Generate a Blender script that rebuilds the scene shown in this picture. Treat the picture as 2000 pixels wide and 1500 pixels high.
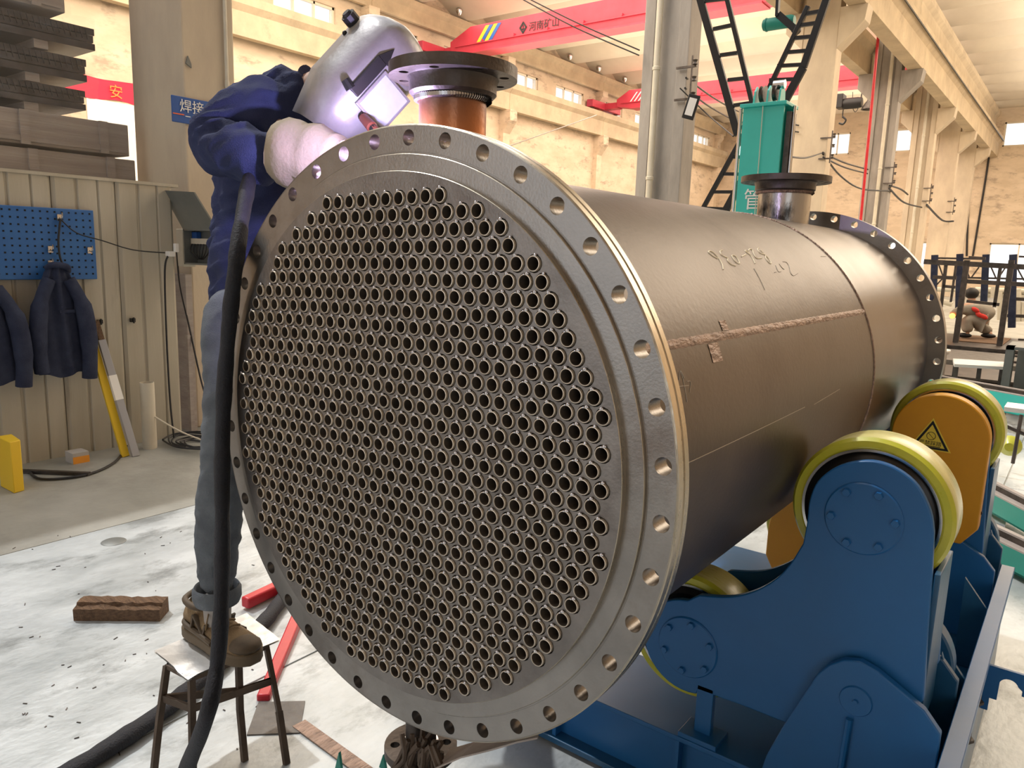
import bpy, bmesh, math, random
import numpy as np
from mathutils import Vector, Matrix
from mathutils.geometry import delaunay_2d_cdt
random.seed(7)
PI = math.pi
scn = bpy.context.scene
for o in list(bpy.data.objects): bpy.data.objects.remove(o)
# ---------------------------------------------------------------- camera
F, YAW, PITCH, ROLL = 1472.355, .647656, .172513, .0325739
CAM = Vector((1.004, -.97212, 1.43778))
AX = 1.08                                   # height of the vessel's axis
fw = Vector((-math.sin(YAW)*math.cos(PITCH), math.cos(YAW)*math.cos(PITCH), -math.sin(PITCH)))
_r0 = Vector((math.cos(YAW), math.sin(YAW), 0)); _u0 = _r0.cross(fw)
RT = _r0*math.cos(ROLL) + _u0*math.sin(ROLL); UP = RT.cross(fw)
cam = bpy.data.cameras.new('camera'); co = bpy.data.objects.new('camera', cam)
scn.collection.objects.link(co); scn.camera = co
m4 = Matrix((RT, UP, -fw)).transposed().to_4x4(); m4.translation = CAM
co.matrix_world = m4
cam.sensor_width = 36; cam.lens = F/2000*36; cam.clip_start = .05; cam.clip_end = 300
# ---------------------------------------------------------------- light
w = bpy.data.worlds.new('world'); scn.world = w; w.use_nodes = True
nt = w.node_tree; bg = nt.nodes['Background']
bg.inputs[0].default_value = (.93, .96, 1, 1); bg.inputs[1].default_value = 1.25
def lamp(name, kind, loc, energy, col, size=1, target=None, sy=None):
    l = bpy.data.lights.new(name, kind); l.energy = energy; l.color = col
    o = bpy.data.objects.new(name, l); scn.collection.objects.link(o); o.location = loc
    if kind == 'AREA':
        l.shape = 'RECTANGLE'; l.size = size; l.size_y = sy or size
    elif kind == 'POINT': l.shadow_soft_size = size
    if target is not None:
        o.rotation_euler = (Vector(target)-Vector(loc)).to_track_quat('-Z', 'Y').to_euler()
    return o
sun = lamp('sun', 'SUN', (-10, 2, 17), 1.5, (1, .98, .95), target=(-10+1, 2-.05, 17-1.6)); sun.data.angle = math.radians(1.2)
lamp('fill_light_far_bay', 'AREA', (-11, 24, 8.9), 3600, (1, .86, .70), 11, (-11, 24, 0), 34)  # added fill light for the far bay, no visible fixture
lamp('fill_light_near_bay', 'AREA', (3, 26, 8.6), 1700, (1, .88, .74), 8, (3, 26, 0), 34)  # added fill over the near bay, stands for no real lamp
lamp('ceiling_fill_far', 'AREA', (-11, 24, 7.6), 1200, (1, .88, .72), 9, (-11, 24, 20), 34)  # unseen upward fill, added to brighten the far ceiling
lamp('ceiling_fill_near', 'AREA', (3, 26, 7.6), 2600, (1, .9, .76), 8, (3, 26, 20), 30)  # same for the near ceiling: added, unseen
lamp('wall_fill_light', 'AREA', (-9, 5, 8.5), 900, (1, .86, .68), 5, (-13, 8, 2), 5)  # extra fill added to lift the left wall
scn.view_settings.view_transform = 'Standard'; scn.view_settings.look = 'None'
scn.view_settings.gamma = 1; scn.view_settings.use_curve_mapping = False
scn.view_settings.exposure = .4

# ---------------------------------------------------------------- helpers
def ray(px, py): return fw + RT*((px-1000)/F) + UP*((750-py)/F)
def pt(px, py, ax, v):
    d = ray(px, py); return CAM + d*((v-CAM[ax])/d[ax])
def cyl(px, py, r=.512):
    d = ray(px, py); a = d.x**2+d.z**2; b = 2*(CAM.x*d.x+(CAM.z-AX)*d.z); c = CAM.x**2+(CAM.z-AX)**2-r*r
    t = (-b-math.sqrt(max(0, b*b-4*a*c)))/(2*a); return CAM+d*t
V = Vector
def mat(name, col, rough=.6, metal=0, col2=None, scale=6, bump=0, bscale=60, stretch=(1, 1, 1), contrast=(.35, .65), spec=None, detail=6, third=None, tscale=2, tcon=(.55, .7), coat=0, trans=0, alpha=1, emit=0):
    m = bpy.data.materials.new(name); m.use_nodes = True; n = m.node_tree.nodes; L = m.node_tree.links
    b = n['Principled BSDF']; b.inputs['Roughness'].default_value = rough; b.inputs['Metallic'].default_value = metal
    if spec is not None: b.inputs['Specular IOR Level'].default_value = spec
    if coat: b.inputs['Coat Weight'].default_value = coat; b.inputs['Coat Roughness'].default_value = .15
    b.inputs['Base Color'].default_value = (*col, 1)
    if alpha < 1: b.inputs['Alpha'].default_value = alpha
    if emit: b.inputs['Emission Color'].default_value = (*col, 1); b.inputs['Emission Strength'].default_value = emit
    tc = n.new('ShaderNodeTexCoord'); mp = n.new('ShaderNodeMapping'); L.new(tc.outputs['Object'], mp.inputs[0]); mp.inputs['Scale'].default_value = stretch
    if col2:
        nz = n.new('ShaderNodeTexNoise'); nz.inputs['Scale'].default_value = scale; nz.inputs['Detail'].default_value = detail; nz.inputs['Roughness'].default_value = .62
        L.new(mp.outputs[0], nz.inputs['Vector'])
        cr = n.new('ShaderNodeValToRGB'); e = cr.color_ramp.elements
        e[0].position, e[1].position = contrast; e[0].color = (*col, 1); e[1].color = (*col2, 1)
        L.new(nz.outputs[0], cr.inputs[0]); out = cr.outputs[0]
        if third:
            n2 = n.new('ShaderNodeTexNoise'); n2.inputs['Scale'].default_value = tscale; n2.inputs['Detail'].default_value = 8; n2.inputs['Roughness'].default_value = .7
            L.new(mp.outputs[0], n2.inputs['Vector'])
            c2 = n.new('ShaderNodeValToRGB'); e = c2.color_ramp.elements; e[0].position, e[1].position = tcon
            e[0].color = (0, 0, 0, 1); e[1].color = (1, 1, 1, 1); L.new(n2.outputs[0], c2.inputs[0])
            mx = n.new('ShaderNodeMix'); mx.data_type = 'RGBA'; L.new(c2.outputs[0], mx.inputs[0]); L.new(out, mx.inputs[6]); mx.inputs[7].default_value = (*third, 1)
            out = mx.outputs[2]
        L.new(out, b.inputs['Base Color'])
        if metal > .3 or rough < .5:
            mr = n.new('ShaderNodeMapRange'); L.new(nz.outputs[0], mr.inputs[0]); mr.inputs[3].default_value = max(.05, rough-.12); mr.inputs[4].default_value = min(1, rough+.14)
            L.new(mr.outputs[0], b.inputs['Roughness'])
    if bump:
        nb = n.new('ShaderNodeTexNoise'); nb.inputs['Scale'].default_value = bscale; nb.inputs['Detail'].default_value = 5; L.new(mp.outputs[0], nb.inputs['Vector'])
        bp = n.new('ShaderNodeBump'); bp.inputs['Strength'].default_value = bump; bp.inputs['Distance'].default_value = .02
        L.new(nb.outputs[0], bp.inputs['Height']); L.new(bp.outputs[0], b.inputs['Normal'])
    return m
M = {}
M['flange'] = mat('machined_steel', (.24, .225, .21), .34, .85, (.34, .32, .30), 5, .06, 220, third=(.20, .17, .15), tscale=3, tcon=(.55, .72))
M['rim'] = mat('turned_steel_rim', (.44, .39, .30), .28, .9, (.56, .50, .40), 40, .05, 300, (.2, 1, .2))
M['sheet'] = mat('tube_sheet_steel', (.17, .155, .145), .38, .8, (.27, .25, .235), 7, .08, 200, third=(.14, .12, .11), tscale=6, tcon=(.5, .72))
M['tube'] = mat('tube_steel', (.50, .43, .34), .34, .8, (.74, .66, .55), 30, .1, 200)
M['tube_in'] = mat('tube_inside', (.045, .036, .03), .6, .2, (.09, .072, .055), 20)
M['tack'] = mat('tack_weld_metal', (.62, .62, .66), .22, .95)
M['shell'] = mat('shell_plate', (.100, .080, .066), .42, .55, (.165, .136, .114), 2.2, .10, 90, (1, .9, 1), (.3, .7), third=(.10, .075, .06), tscale=1.6, tcon=(.5, .68))
M['shell'].node_tree.nodes['Bump'].inputs['Strength'].default_value = .04
M['bead'] = mat('weld_bead', (.46, .32, .25), .5, .3, (.25, .17, .13), 60, .5, 120, (1, .3, 1))
M['nozzle'] = mat('nozzle_pipe', (.08, .06, .055), .33, .7, (.16, .12, .105), 5, .06, 100, third=(.42, .17, .07), tscale=4, tcon=(.55, .75))
M['nozzle2'] = mat('nozzle_bright', (.05, .045, .04), .26, .8, (.50, .48, .45), 6, .08, 60, (1, 1, .5), (.45, .55))
M['darksteel'] = mat('dark_steel', (.055, .048, .044), .42, .7, (.12, .10, .09), 8, .1, 80)
M['black'] = mat('black_steel', (.018, .018, .02), .45, .3)
M['blue'] = mat('blue_paint', (.008, .11, .32), .42, 0, (.012, .14, .40), 1.6, .05, 12, coat=.15)
M['blue_dk'] = mat('blue_paint_deep', (.006, .07, .17), .4, 0, (.02, .12, .26), 3, .05, 20, coat=.2)
M['yel'] = mat('polyurethane_yellow', (.52, .54, .03), .3, 0, (.60, .58, .06), 12, .05, 60, coat=.3)
M['tread'] = mat('tread_yellow', (.62, .57, .14), .3, 0, (.72, .68, .30), 30, .08, 90, (1, 12, 1), coat=.3)
M['chrome'] = mat('chrome', (.62, .62, .62), .15, 1)
M['rubber'] = mat('black_rubber', (.012, .012, .013), .28, 0)
M['orange'] = mat('orange_paint', (.62, .27, .008), .42, 0, (.70, .32, .012), 3, .03, 20, coat=.1)
M['red'] = mat('red_paint', (.43, .025, .05), .5, 0, (.50, .04, .07), 1.2)
M['redbar'] = mat('red_bar_paint', (.50, .015, .03), .35, 0, (.60, .03, .04), 8)
M['conc'] = mat('column_concrete', (.22, .205, .19), .85, 0, (.40, .37, .34), 2.2, .25, 30, (1, 1, .25), (.3, .7))
M['conc_cream'] = mat('column_cream', (.62, .53, .40), .85, 0, (.48, .40, .31), 1.6, .15, 20, (1, 1, .4), third=(.30, .25, .20), tscale=1.5, tcon=(.62, .8))
M['beam'] = mat('beam_concrete', (.60, .49, .34), .85, 0, (.46, .37, .26), 1.3, .2, 20, third=(.34, .27, .20), tscale=1.1, tcon=(.58, .75))
M['wall'] = mat('wall_plaster', (.70, .57, .43), .9, 0, (.60, .48, .35), .9, .1, 12, (1, 1, 2.4), (.4, .6), third=(.42, .33, .25), tscale=1.3, tcon=(.54, .66))
M['roof'] = mat('roof_slab', (.66, .58, .46), .9, 0, (.58, .50, .40), .5)
M['floor'] = mat('floor_concrete', (.25, .25, .22), .55, 0, (.36, .355, .32), 1.3, .1, 30, third=(.20, .195, .17), tscale=.9, tcon=(.5, .7))
M['plate'] = mat('floor_plate', (.36, .395, .41), .4, .25, (.56, .60, .62), 3.2, .12, 40, (1, .55, 1), third=(.24, .26, .265), tscale=5, tcon=(.52, .66))
M['glass'] = mat('window_glass', (.9, .95, 1), .05, 0, alpha=.12)
M['frame'] = mat('window_frame', (.75, .68, .55), .6)
M['panel'] = mat('sheet_panel', (.40, .37, .30), .5, .1, (.47, .44, .37), 1.5, .05, 20, (3, 3, .4), third=(.26, .22, .17), tscale=1.4, tcon=(.60, .78))
M['peg'] = mat('pegboard_blue', (.022, .11, .34), .45, 0, (.03, .14, .40), 3)
M['hole'] = mat('dark_hole', (.006, .008, .012), .9)
M['navy'] = mat('navy_cloth', (.018, .024, .055), .85, 0, (.035, .045, .085), 9, .4, 300, spec=.3)
M['jacket'] = mat('work_jacket', (.022, .030, .085), .85, 0, (.034, .046, .12), 7, .35, 350, spec=.3)
M['jeans'] = mat('jeans', (.085, .10, .12), .9, 0, (.15, .175, .20), 10, .4, 400, third=(.28, .33, .38), tscale=5, tcon=(.62, .75))
M['hose'] = mat('hose_cloth', (.005, .006, .010), .75, 0, (.012, .014, .022), 18, .3, 200)
M['leather'] = mat('split_leather', (.37, .32, .24), .9, 0, (.40, .33, .25), 9, .12, 120)
M['skin'] = mat('skin', (.50, .30, .21), .55)
M['hair'] = mat('hair', (.01, .009, .008), .6)
M['mask'] = mat('mask_silver', (.34, .33, .34), .38, .45, (.27, .26, .27), 14, .05, 60)
M['lens'] = mat('lens_clear', (.55, .60, .66), .12, .2, (.48, .52, .60), 20, coat=.6)
M['shoe'] = mat('shoe_suede', (.17, .115, .06), .8, 0, (.24, .17, .09), 20, .3, 200)
M['shoe_dk'] = mat('shoe_overlay', (.075, .055, .035), .7, 0, (.11, .08, .05), 20)
M['sole'] = mat('shoe_sole', (.12, .09, .055), .7)
M['sock'] = mat('sock_grey', (.35, .33, .31), .9)
M['wood'] = mat('old_wood', (.30, .18, .10), .85, 0, (.15, .085, .05), 9, .9, 40, (1, 12, 12))
M['yplank'] = mat('yellow_plank', (.72, .48, .02), .5); M['gplank'] = mat('grey_plank', (.33, .33, .35), .5)
M['white'] = mat('white_plastic', (.72, .71, .68), .45)
M['paper'] = mat('paper_white', (.80, .79, .76), .8); M['cream'] = mat('cream_tube', (.62, .58, .48), .6, 0, (.55, .51, .42), 6)
M['greybox'] = mat('grey_cabinet', (.15, .16, .155), .45, .2, (.2, .21, .2), 4)
M['teal'] = mat('teal_paint', (.035, .46, .40), .35, 0, (.04, .52, .45), 2, coat=.2); M['teal_dk'] = mat('teal_paint_dark', (.01, .22, .17), .45, 0, (.012, .26, .20), 2)
M['wire'] = mat('wire_black', (.012, .012, .014), .5)
M['chalk'] = mat('chalk', (.95, .86, .66), .9); M['chalk2'] = mat('chalk_faint', (.50, .44, .37), .9)
M['signblue'] = mat('sign_blue', (.02, .09, .34), .4); M['banner'] = mat('banner_red', (.75, .02, .06), .7)
M['goldtxt'] = mat('banner_letters', (.85, .25, .06), .7); M['orangeline'] = mat('sign_stripe', (.85, .16, .05), .5)
M['cratewood'] = mat('crate_board', (.30, .26, .24), .8, 0, (.40, .36, .33), 3, .2, 20, (1, .2, 6))
M['grating'] = mat('grating_steel', (.018, .02, .028), .35, .4, (.05, .052, .065), 12)
M['film'] = mat('stretch_film', (.85, .82, .78), .12, 0, bump=1.0, bscale=6, stretch=(1, .2, 5), alpha=.09, coat=1)
M['film'].node_tree.nodes['Principled BSDF'].inputs['Metallic'].default_value = .3
M['tin'] = mat('galvanised_plate', (.62, .63, .63), .32, .6, (.72, .73, .73), 5, .1, 20)
M['rustleg'] = mat('stool_leg', (.075, .055, .04), .6, .3, (.13, .095, .07), 12)
M['signyel'] = mat('warning_yellow', (.80, .60, .06), .5)
M['greycloth'] = mat('grey_workwear', (.27, .24, .20), .9, 0, (.33, .30, .25), 8, .3, 100)
M['redcloth'] = mat('red_patch', (.65, .04, .03), .8)
M['arc'] = mat('arc_spark', (1, .85, 1), .5, emit=30)
M['hot'] = mat('hot_metal', (1, .25, .05), .5, emit=4)
M['lampwhite'] = mat('lamp_glass', (.72, .72, .72), .25)
M['plate_void'] = mat('dark_plate_void', (.10, .09, .08), .6, .3, (.17, .155, .14), 9, .2, 60)  # dark steel plate, also the shaded void below the distant deck
M['card'] = mat('cardboard', (.42, .40, .38), .8); M['cardor'] = mat('box_orange', (.75, .30, .03), .7)

def heat(name, lo, hi, z0, z1):  # base colour ramp along Z that paints the neck's orange glow
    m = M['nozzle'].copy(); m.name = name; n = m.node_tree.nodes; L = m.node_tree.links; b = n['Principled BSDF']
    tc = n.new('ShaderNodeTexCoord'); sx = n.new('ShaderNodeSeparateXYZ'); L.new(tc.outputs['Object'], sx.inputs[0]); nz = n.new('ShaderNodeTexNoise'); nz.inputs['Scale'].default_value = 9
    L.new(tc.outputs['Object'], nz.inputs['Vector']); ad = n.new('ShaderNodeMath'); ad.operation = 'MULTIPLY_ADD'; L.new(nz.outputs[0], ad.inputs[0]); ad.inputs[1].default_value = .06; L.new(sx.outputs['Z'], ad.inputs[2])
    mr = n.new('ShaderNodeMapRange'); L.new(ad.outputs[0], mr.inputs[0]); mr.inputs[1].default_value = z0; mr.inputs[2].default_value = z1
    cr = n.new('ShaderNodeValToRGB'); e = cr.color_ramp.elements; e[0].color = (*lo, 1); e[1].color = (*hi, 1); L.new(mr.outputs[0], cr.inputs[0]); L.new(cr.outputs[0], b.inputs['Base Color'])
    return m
M['nozzle_glow'] = heat('nozzle_painted_glow', (.66, .25, .09), (.075, .055, .055), .60, .69)  # orange glow low on the neck, put into the colour
class MB:
    """collects faces for one mesh object"""
    def __init__(s): s.v = []; s.f = []; s.mi = []; s.cur = 0
    def add(s, vs, fs):
        o = len(s.v); s.v += [tuple(v) for v in vs]
        for f in fs: s.f.append(tuple(o+i for i in f)); s.mi.append(s.cur)
        return s
    def box(s, a, b, R=None, c=None):
        x0, y0, z0 = a; x1, y1, z1 = b
        vs = [V((x, y, z)) for x in (x0, x1) for y in (y0, y1) for z in (z0, z1)]
        if R is not None:
            c = V(c) if c is not None else (V(a)+V(b))/2; vs = [R @ (v-c) + c for v in vs]
        return s.add(vs, [(0, 1, 3, 2), (4, 6, 7, 5), (0, 4, 5, 1), (2, 3, 7, 6), (0, 2, 6, 4), (1, 5, 7, 3)])
    def bar(s, p, q, w_, h=None, up=None):
        p, q = V(p), V(q); h = h or w_; d = (q-p).normalized(); up = V(up) if up is not None else (V((0, 0, 1)) if abs(d.z) < .9 else V((0, 1, 0)))
        x = d.cross(up).normalized(); y = x.cross(d); vs = []
        for e in (p, q):
            for a, b in ((-1, -1), (1, -1), (1, 1), (-1, 1)): vs.append(e+x*(a*w_/2)+y*(b*h/2))
        return s.add(vs, [(3, 2, 1, 0), (4, 5, 6, 7), (0, 1, 5, 4), (1, 2, 6, 5), (2, 3, 7, 6), (3, 0, 4, 7)])
    def tube(s, pts, r, n=10, caps=True):
        pts = [V(p) for p in pts]; rs = r if isinstance(r, (list, tuple)) else [r]*len(pts); vs = []; x = None
        for i, p in enumerate(pts):
            d = (pts[min(i+1, len(pts)-1)]-pts[max(i-1, 0)]).normalized()
            if x is None: x = d.orthogonal().normalized()
            x = (x-d*x.dot(d)).normalized(); y = d.cross(x)
            for k in range(n): a = 2*PI*k/n; vs.append(p+(x*math.cos(a)+y*math.sin(a))*rs[i])
        fs = [(i*n+k, i*n+(k+1) % n, (i+1)*n+(k+1) % n, (i+1)*n+k) for i in range(len(pts)-1) for k in range(n)]
        if caps: fs += [tuple(range(n))[::-1], tuple((len(pts)-1)*n+k for k in range(n))]
        return s.add(vs, fs)
    def lathe(s, prof, c, axis='Y', n=64, closed=False, a0=0, a1=2*PI):
        """prof: (radius, height along axis)"""
        vs = []; full = abs(a1-a0-2*PI) < 1e-6; m_ = n if full else n+1
        for r, h in prof:
            for k in range(m_):
                a = a0+(a1-a0)*k/n; x, y = r*math.cos(a), r*math.sin(a)
                if axis == 'Y': p = (c[0]+x, c[1]+h, c[2]+y)
                elif axis == 'Z': p = (c[0]+x, c[1]-y, c[2]+h)
                else: p = (c[0]+h, c[1]+x, c[2]-y)
                vs.append(p)
        L = len(prof); fs = []
        for i in range(L if closed else L-1):
            j = (i+1) % L
            for k in range(n if full else n): fs.append((i*m_+k, i*m_+(k+1) % m_, j*m_+(k+1) % m_, j*m_+k))
        return s.add(vs, [f[::-1] for f in fs])
    def prism(s, poly, a, b, axis='Y'):
        """poly: 2-D outline, extruded from a to b along axis"""
        def P(u, v, h): return {'Y': (u, h, v), 'X': (h, u, v), 'Z': (u, v, h)}[axis]
        n = len(poly); vs = [P(u, v, a) for u, v in poly]+[P(u, v, b) for u, v in poly]
        return s.add(vs, [tuple(range(n)), tuple(range(2*n-1, n-1, -1))]+[(i, (i+1) % n, n+(i+1) % n, n+i) for i in range(n)])
    def ball(s, c, r, n=10, m_=6, R=None):
        c = V(c); r = V(r) if not isinstance(r, (int, float)) else V((r, r, r)); vs = []; fs = []
        for i in range(m_+1):
            t = PI*i/m_
            for k in range(n):
                a = 2*PI*k/n; p = V((math.sin(t)*math.cos(a)*r.x, math.sin(t)*math.sin(a)*r.y, math.cos(t)*r.z))
                vs.append(c+(R @ p if R is not None else p))
        for i in range(m_):
            for k in range(n): fs.append((i*n+k, (i+1)*n+k, (i+1)*n+(k+1) % n, i*n+(k+1) % n))
        return s.add(vs, fs)
    def plate(s, outer, holes, y0, y1, depth=None):
        """flat plate in XZ with holes, front at y0, back at y1"""
        vs = [Vector(p) for p in outer]; loops = [list(range(len(outer)))]
        for h in holes: loops.append(list(range(len(vs), len(vs)+len(h)))); vs += [Vector(p) for p in h]
        r = delaunay_2d_cdt(vs, [], loops, 2, 1e-6)
        V2, T = r[0], r[2]; n = len(V2); o = [(v.x, y0, v.y) for v in V2]
        fs = []
        for t in T:
            a, b, c = V2[t[0]], V2[t[1]], V2[t[2]]
            ccw = (b-a).cross(c-a) > 0; fs.append(tuple(t) if ccw else tuple(t[::-1]))
        if depth is None:
            o += [(v.x, y1, v.y) for v in V2]; fs += [tuple(n+i for i in f[::-1]) for f in fs]
        s.add(o, fs)
        for li, h in enumerate([outer]+list(holes)):
            m_ = len(h); yb = y1 if (depth is None or li == 0) else y0+depth
            if depth is not None and li == 0: continue
            w_ = [(p[0], y0, p[1]) for p in h]+[(p[0], yb, p[1]) for p in h]
            s.add(w_, [(i, m_+i, m_+(i+1) % m_, (i+1) % m_) for i in range(m_)])
        return s
    def build(s, name, m, parent=None, org=None, smooth=35, bevel=0, loc=None):
        me = bpy.data.meshes.new(name)
        if org is None: org = parent.get('_o', (0, 0, 0)) if parent is not None else (0, 0, 0)
        if loc is not None: org = loc
        org = V(org)
        me.from_pydata([tuple(V(v)-org) for v in s.v], [], s.f)
        for mm in (m if isinstance(m, (list, tuple)) else [m]): me.materials.append(M[mm] if isinstance(mm, str) else mm)
        if any(s.mi): me.polygons.foreach_set('material_index', s.mi)
        bm = bmesh.new(); bm.from_mesh(me)
        if len(s.f) < 60000: bmesh.ops.remove_doubles(bm, verts=bm.verts, dist=1e-6); bmesh.ops.recalc_face_normals(bm, faces=bm.faces)
        bm.to_mesh(me); bm.free()
        if smooth: me.shade_smooth(); me.set_sharp_from_angle(angle=math.radians(smooth))
        else: me.shade_flat()
        o = bpy.data.objects.new(name, me); scn.collection.objects.link(o)
        if parent is not None: o.parent = parent; o['_o'] = tuple(org)
        else: o.location = org; o['_o'] = tuple(org)
        if bevel:
            b = o.modifiers.new('bevel', 'BEVEL'); b.width = bevel; b.segments = 2; b.limit_method = 'ANGLE'; b.angle_limit = math.radians(40)
        return o
def tag(o, label=None, cat=None, group=None, kind=None):
    if label: o['label'] = label
    if cat: o['category'] = cat
    if group: o['group'] = group
    if kind: o['kind'] = kind
    return o
def thing(name, label, cat, loc=(0, 0, 0), group=None):
    o = bpy.data.objects.new(name, None); scn.collection.objects.link(o); o.location = loc; o['_o'] = tuple(loc)
    o.empty_display_size = .1
    return tag(o, label, cat, group)
def struct(o): o['kind'] = 'structure'; return o
def circle(cx, cz, r, n, a0=0): return [(cx+r*math.cos(a0+2*PI*k/n), cz+r*math.sin(a0+2*PI*k/n)) for k in range(n)]
def copy_tree(o, parent=None, off=(0, 0, 0)):
    c = o.copy(); scn.collection.objects.link(c)
    if parent is not None: c.parent = parent
    else: c.location = V(o.location)+V(off)
    for ch in list(o.children): copy_tree(ch, c)
    return c
def text(name, body, p, xdir, ydir, size, m, parent, depth=.002, align='LEFT', squeeze=1):
    cu = bpy.data.curves.new(name, 'FONT'); cu.body = body; cu.size = size; cu.extrude = depth; cu.align_x = align; cu.resolution_u = 4
    o = bpy.data.objects.new(name, cu); cu.materials.append(M[m]); scn.collection.objects.link(o)
    x = V(xdir).normalized(); z = x.cross(V(ydir)).normalized(); y = z.cross(x)
    mm = Matrix((x*squeeze, y, z)).transposed().to_4x4(); mm.translation = V(p)-V(parent['_o'])
    bpy.context.view_layer.update()
    me = bpy.data.meshes.new_from_object(o.evaluated_get(bpy.context.evaluated_depsgraph_get())); bpy.data.objects.remove(o)
    o = bpy.data.objects.new(name, me); scn.collection.objects.link(o)
    if not me.materials: me.materials.append(M[m])
    o.parent = parent; o.matrix_local = mm; o['_o'] = parent['_o']
    return o
def arc(c, r, a0, a1, n): return [(c[0]+r*math.cos(math.radians(a0+(a1-a0)*i/n)), c[1]+r*math.sin(math.radians(a0+(a1-a0)*i/n))) for i in range(n+1)]
def smoothpath(P, k=6):
    P = [V(p) for p in P]; out = []
    for i in range(len(P)-1):
        p0, p1, p2, p3 = P[max(i-1, 0)], P[i], P[i+1], P[min(i+2, len(P)-1)]
        for j in range(k):
            t = j/k; out.append(.5*((2*p1)+(p2-p0)*t+(2*p0-5*p1+4*p2-p3)*t*t+(3*p1-p0-3*p2+p3)*t**3))
    return out+[P[-1]]

# ================================================================ setting
struct(MB().box((-18.6, -4, -.2), (-2.8, 46, 0)).build('floor', 'floor', smooth=0))
fp = struct(MB().box((-2.8, -4, -.2), (9, 46, -.004)).build('floor', 'floor', smooth=0))
k = 0                                              # big steel plates of the working platform, joints open
for xa, xb in ((-2.795, -1.05), (-1.042, .70), (.708, 2.45)):
    for j in range(-1, 5):
        MB().box((xa, j*1.75+.66-1.0, -.03), (xb, j*1.75+.66+.742, 0)).build('floor_plate', 'plate', fp, bevel=.002)
# walls with window openings
def wall_holes(name, axis, v0, v1, u0, u1, z1, wins, m='wall'):
    """wall as pieces around rectangular openings; wins: (u0,u1,z0,z1)"""
    b = MB(); zs = sorted({0, z1, *[w_[2] for w_ in wins], *[w_[3] for w_ in wins]}); us = sorted({u0, u1, *[w_[0] for w_ in wins], *[w_[1] for w_ in wins]})
    for za, zb in zip(zs, zs[1:]):
        run = None
        for ua, ub in zip(us, us[1:]):
            inside = any(w_[0] <= (ua+ub)/2 <= w_[1] and w_[2] <= (za+zb)/2 <= w_[3] for w_ in wins)
            if inside:
                if run: pieces.append(run) if False else None
            if not inside:
                if axis == 'X': b.box((v0, ua, za), (v1, ub, zb))
                else: b.box((ua, v0, za), (ub, v1, zb))
    return struct(b.build(name, m, smooth=0))
WL = -18.1
lw = []
for kk in range(-1, 12):
    for a, b_ in ((9.3, 11.4), (12.7, 14.9)):
        y0 = a+7*kk*1.0; 
        if 1 < y0 < 42: lw.append((y0, b_+7*kk, 7.3, 8.5))
wall_holes('wall_left', 'X', WL-.3, WL, -4, 45, 10.6, lw)
fwins = [(-17.2, -15.6, 7.45, 8.62), (-12.1, -10.75, 7.45, 8.62), (-8.45, -6.9, 7.45, 8.62), (-3.5, -1.6, 7.45, 8.62), (.4, 1.9, 7.45, 8.62), (3.5, 5, 7.45, 8.62),
         (-8.3, -6.0, 1.2, 2.7), (-3.45, -.9, .6, 2.7), (.2, 2.4, .6, 2.7), (4, 6, .6, 2.7)]
wall_holes('wall_back', 'Y', 45, 45.3, WL-.3, 9, 11.2, fwins)
wn = 0
def window(axis, v, u0, u1, z0, z1, nx):
    global wn; wn += 1
    c = {'X': (v, (u0+u1)/2, z0), 'Y': ((u0+u1)/2, v, z0)}[axis]
    e = bpy.data.objects.new('window_%d' % wn, None); scn.collection.objects.link(e); e.location = c; e['_o'] = c; e['kind'] = 'structure'
    b = MB(); T = .07
    def bx(ua, ub, za, zb, d=.05, bb=b):
        if axis == 'X': bb.box((v-d, ua, za), (v+d, ub, zb))
        else: bb.box((ua, v-d, za), (ub, v+d, zb))
    bx(u0, u1, z0, z0+T); bx(u0, u1, z1-T, z1); bx(u0, u0+T, z0, z1); bx(u1-T, u1, z0, z1)
    for i in range(1, nx): u = u0+(u1-u0)*i/nx; bx(u-.03, u+.03, z0, z1)
    b.build('window_frame', 'frame', e, smooth=0)
    for i in range(nx):
        g = MB(); bx(u0+(u1-u0)*i/nx+.03, u0+(u1-u0)*(i+1)/nx-.03, z0+T, z1-T, .006, g); g.build('pane', 'glass', e, smooth=0)
for y0, y1, z0, z1 in lw: window('X', WL-.12, y0, y1, z0, z1, 3)
for x0, x1, z0, z1 in fwins: window('Y', 45.12, x0, x1, z0, z1, 2)
# roof: folded slabs running across each bay, their open ends show daylight
def roof(x0, x1, z, ys, pitch, name, rise=.55):
    for i, y in enumerate(ys):
        n = 10; b = MB(); prof = []
        for j in range(n+1):
            t = j/n; prof.append((y+pitch*t, z+rise*(abs(2*t-1)**1.5)))
        low = prof; up = [(u, v+.09) for u, v in prof[::-1]]
        vs = []; L = low+up
        b.prism(L, x0, x1, 'X')
        o = b.build(name if i == 0 else name, 'roof', smooth=40); struct(o)
ys = [10+2.33*i for i in range(-1, 16)]
roof(WL-.2, -4.55, 9.45, ys, 2.33, 'ceiling')
roof(-4.1, 9, 9.3, [8+2.0*i for i in range(0, 19)], 2.0, 'ceiling', .6)

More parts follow.
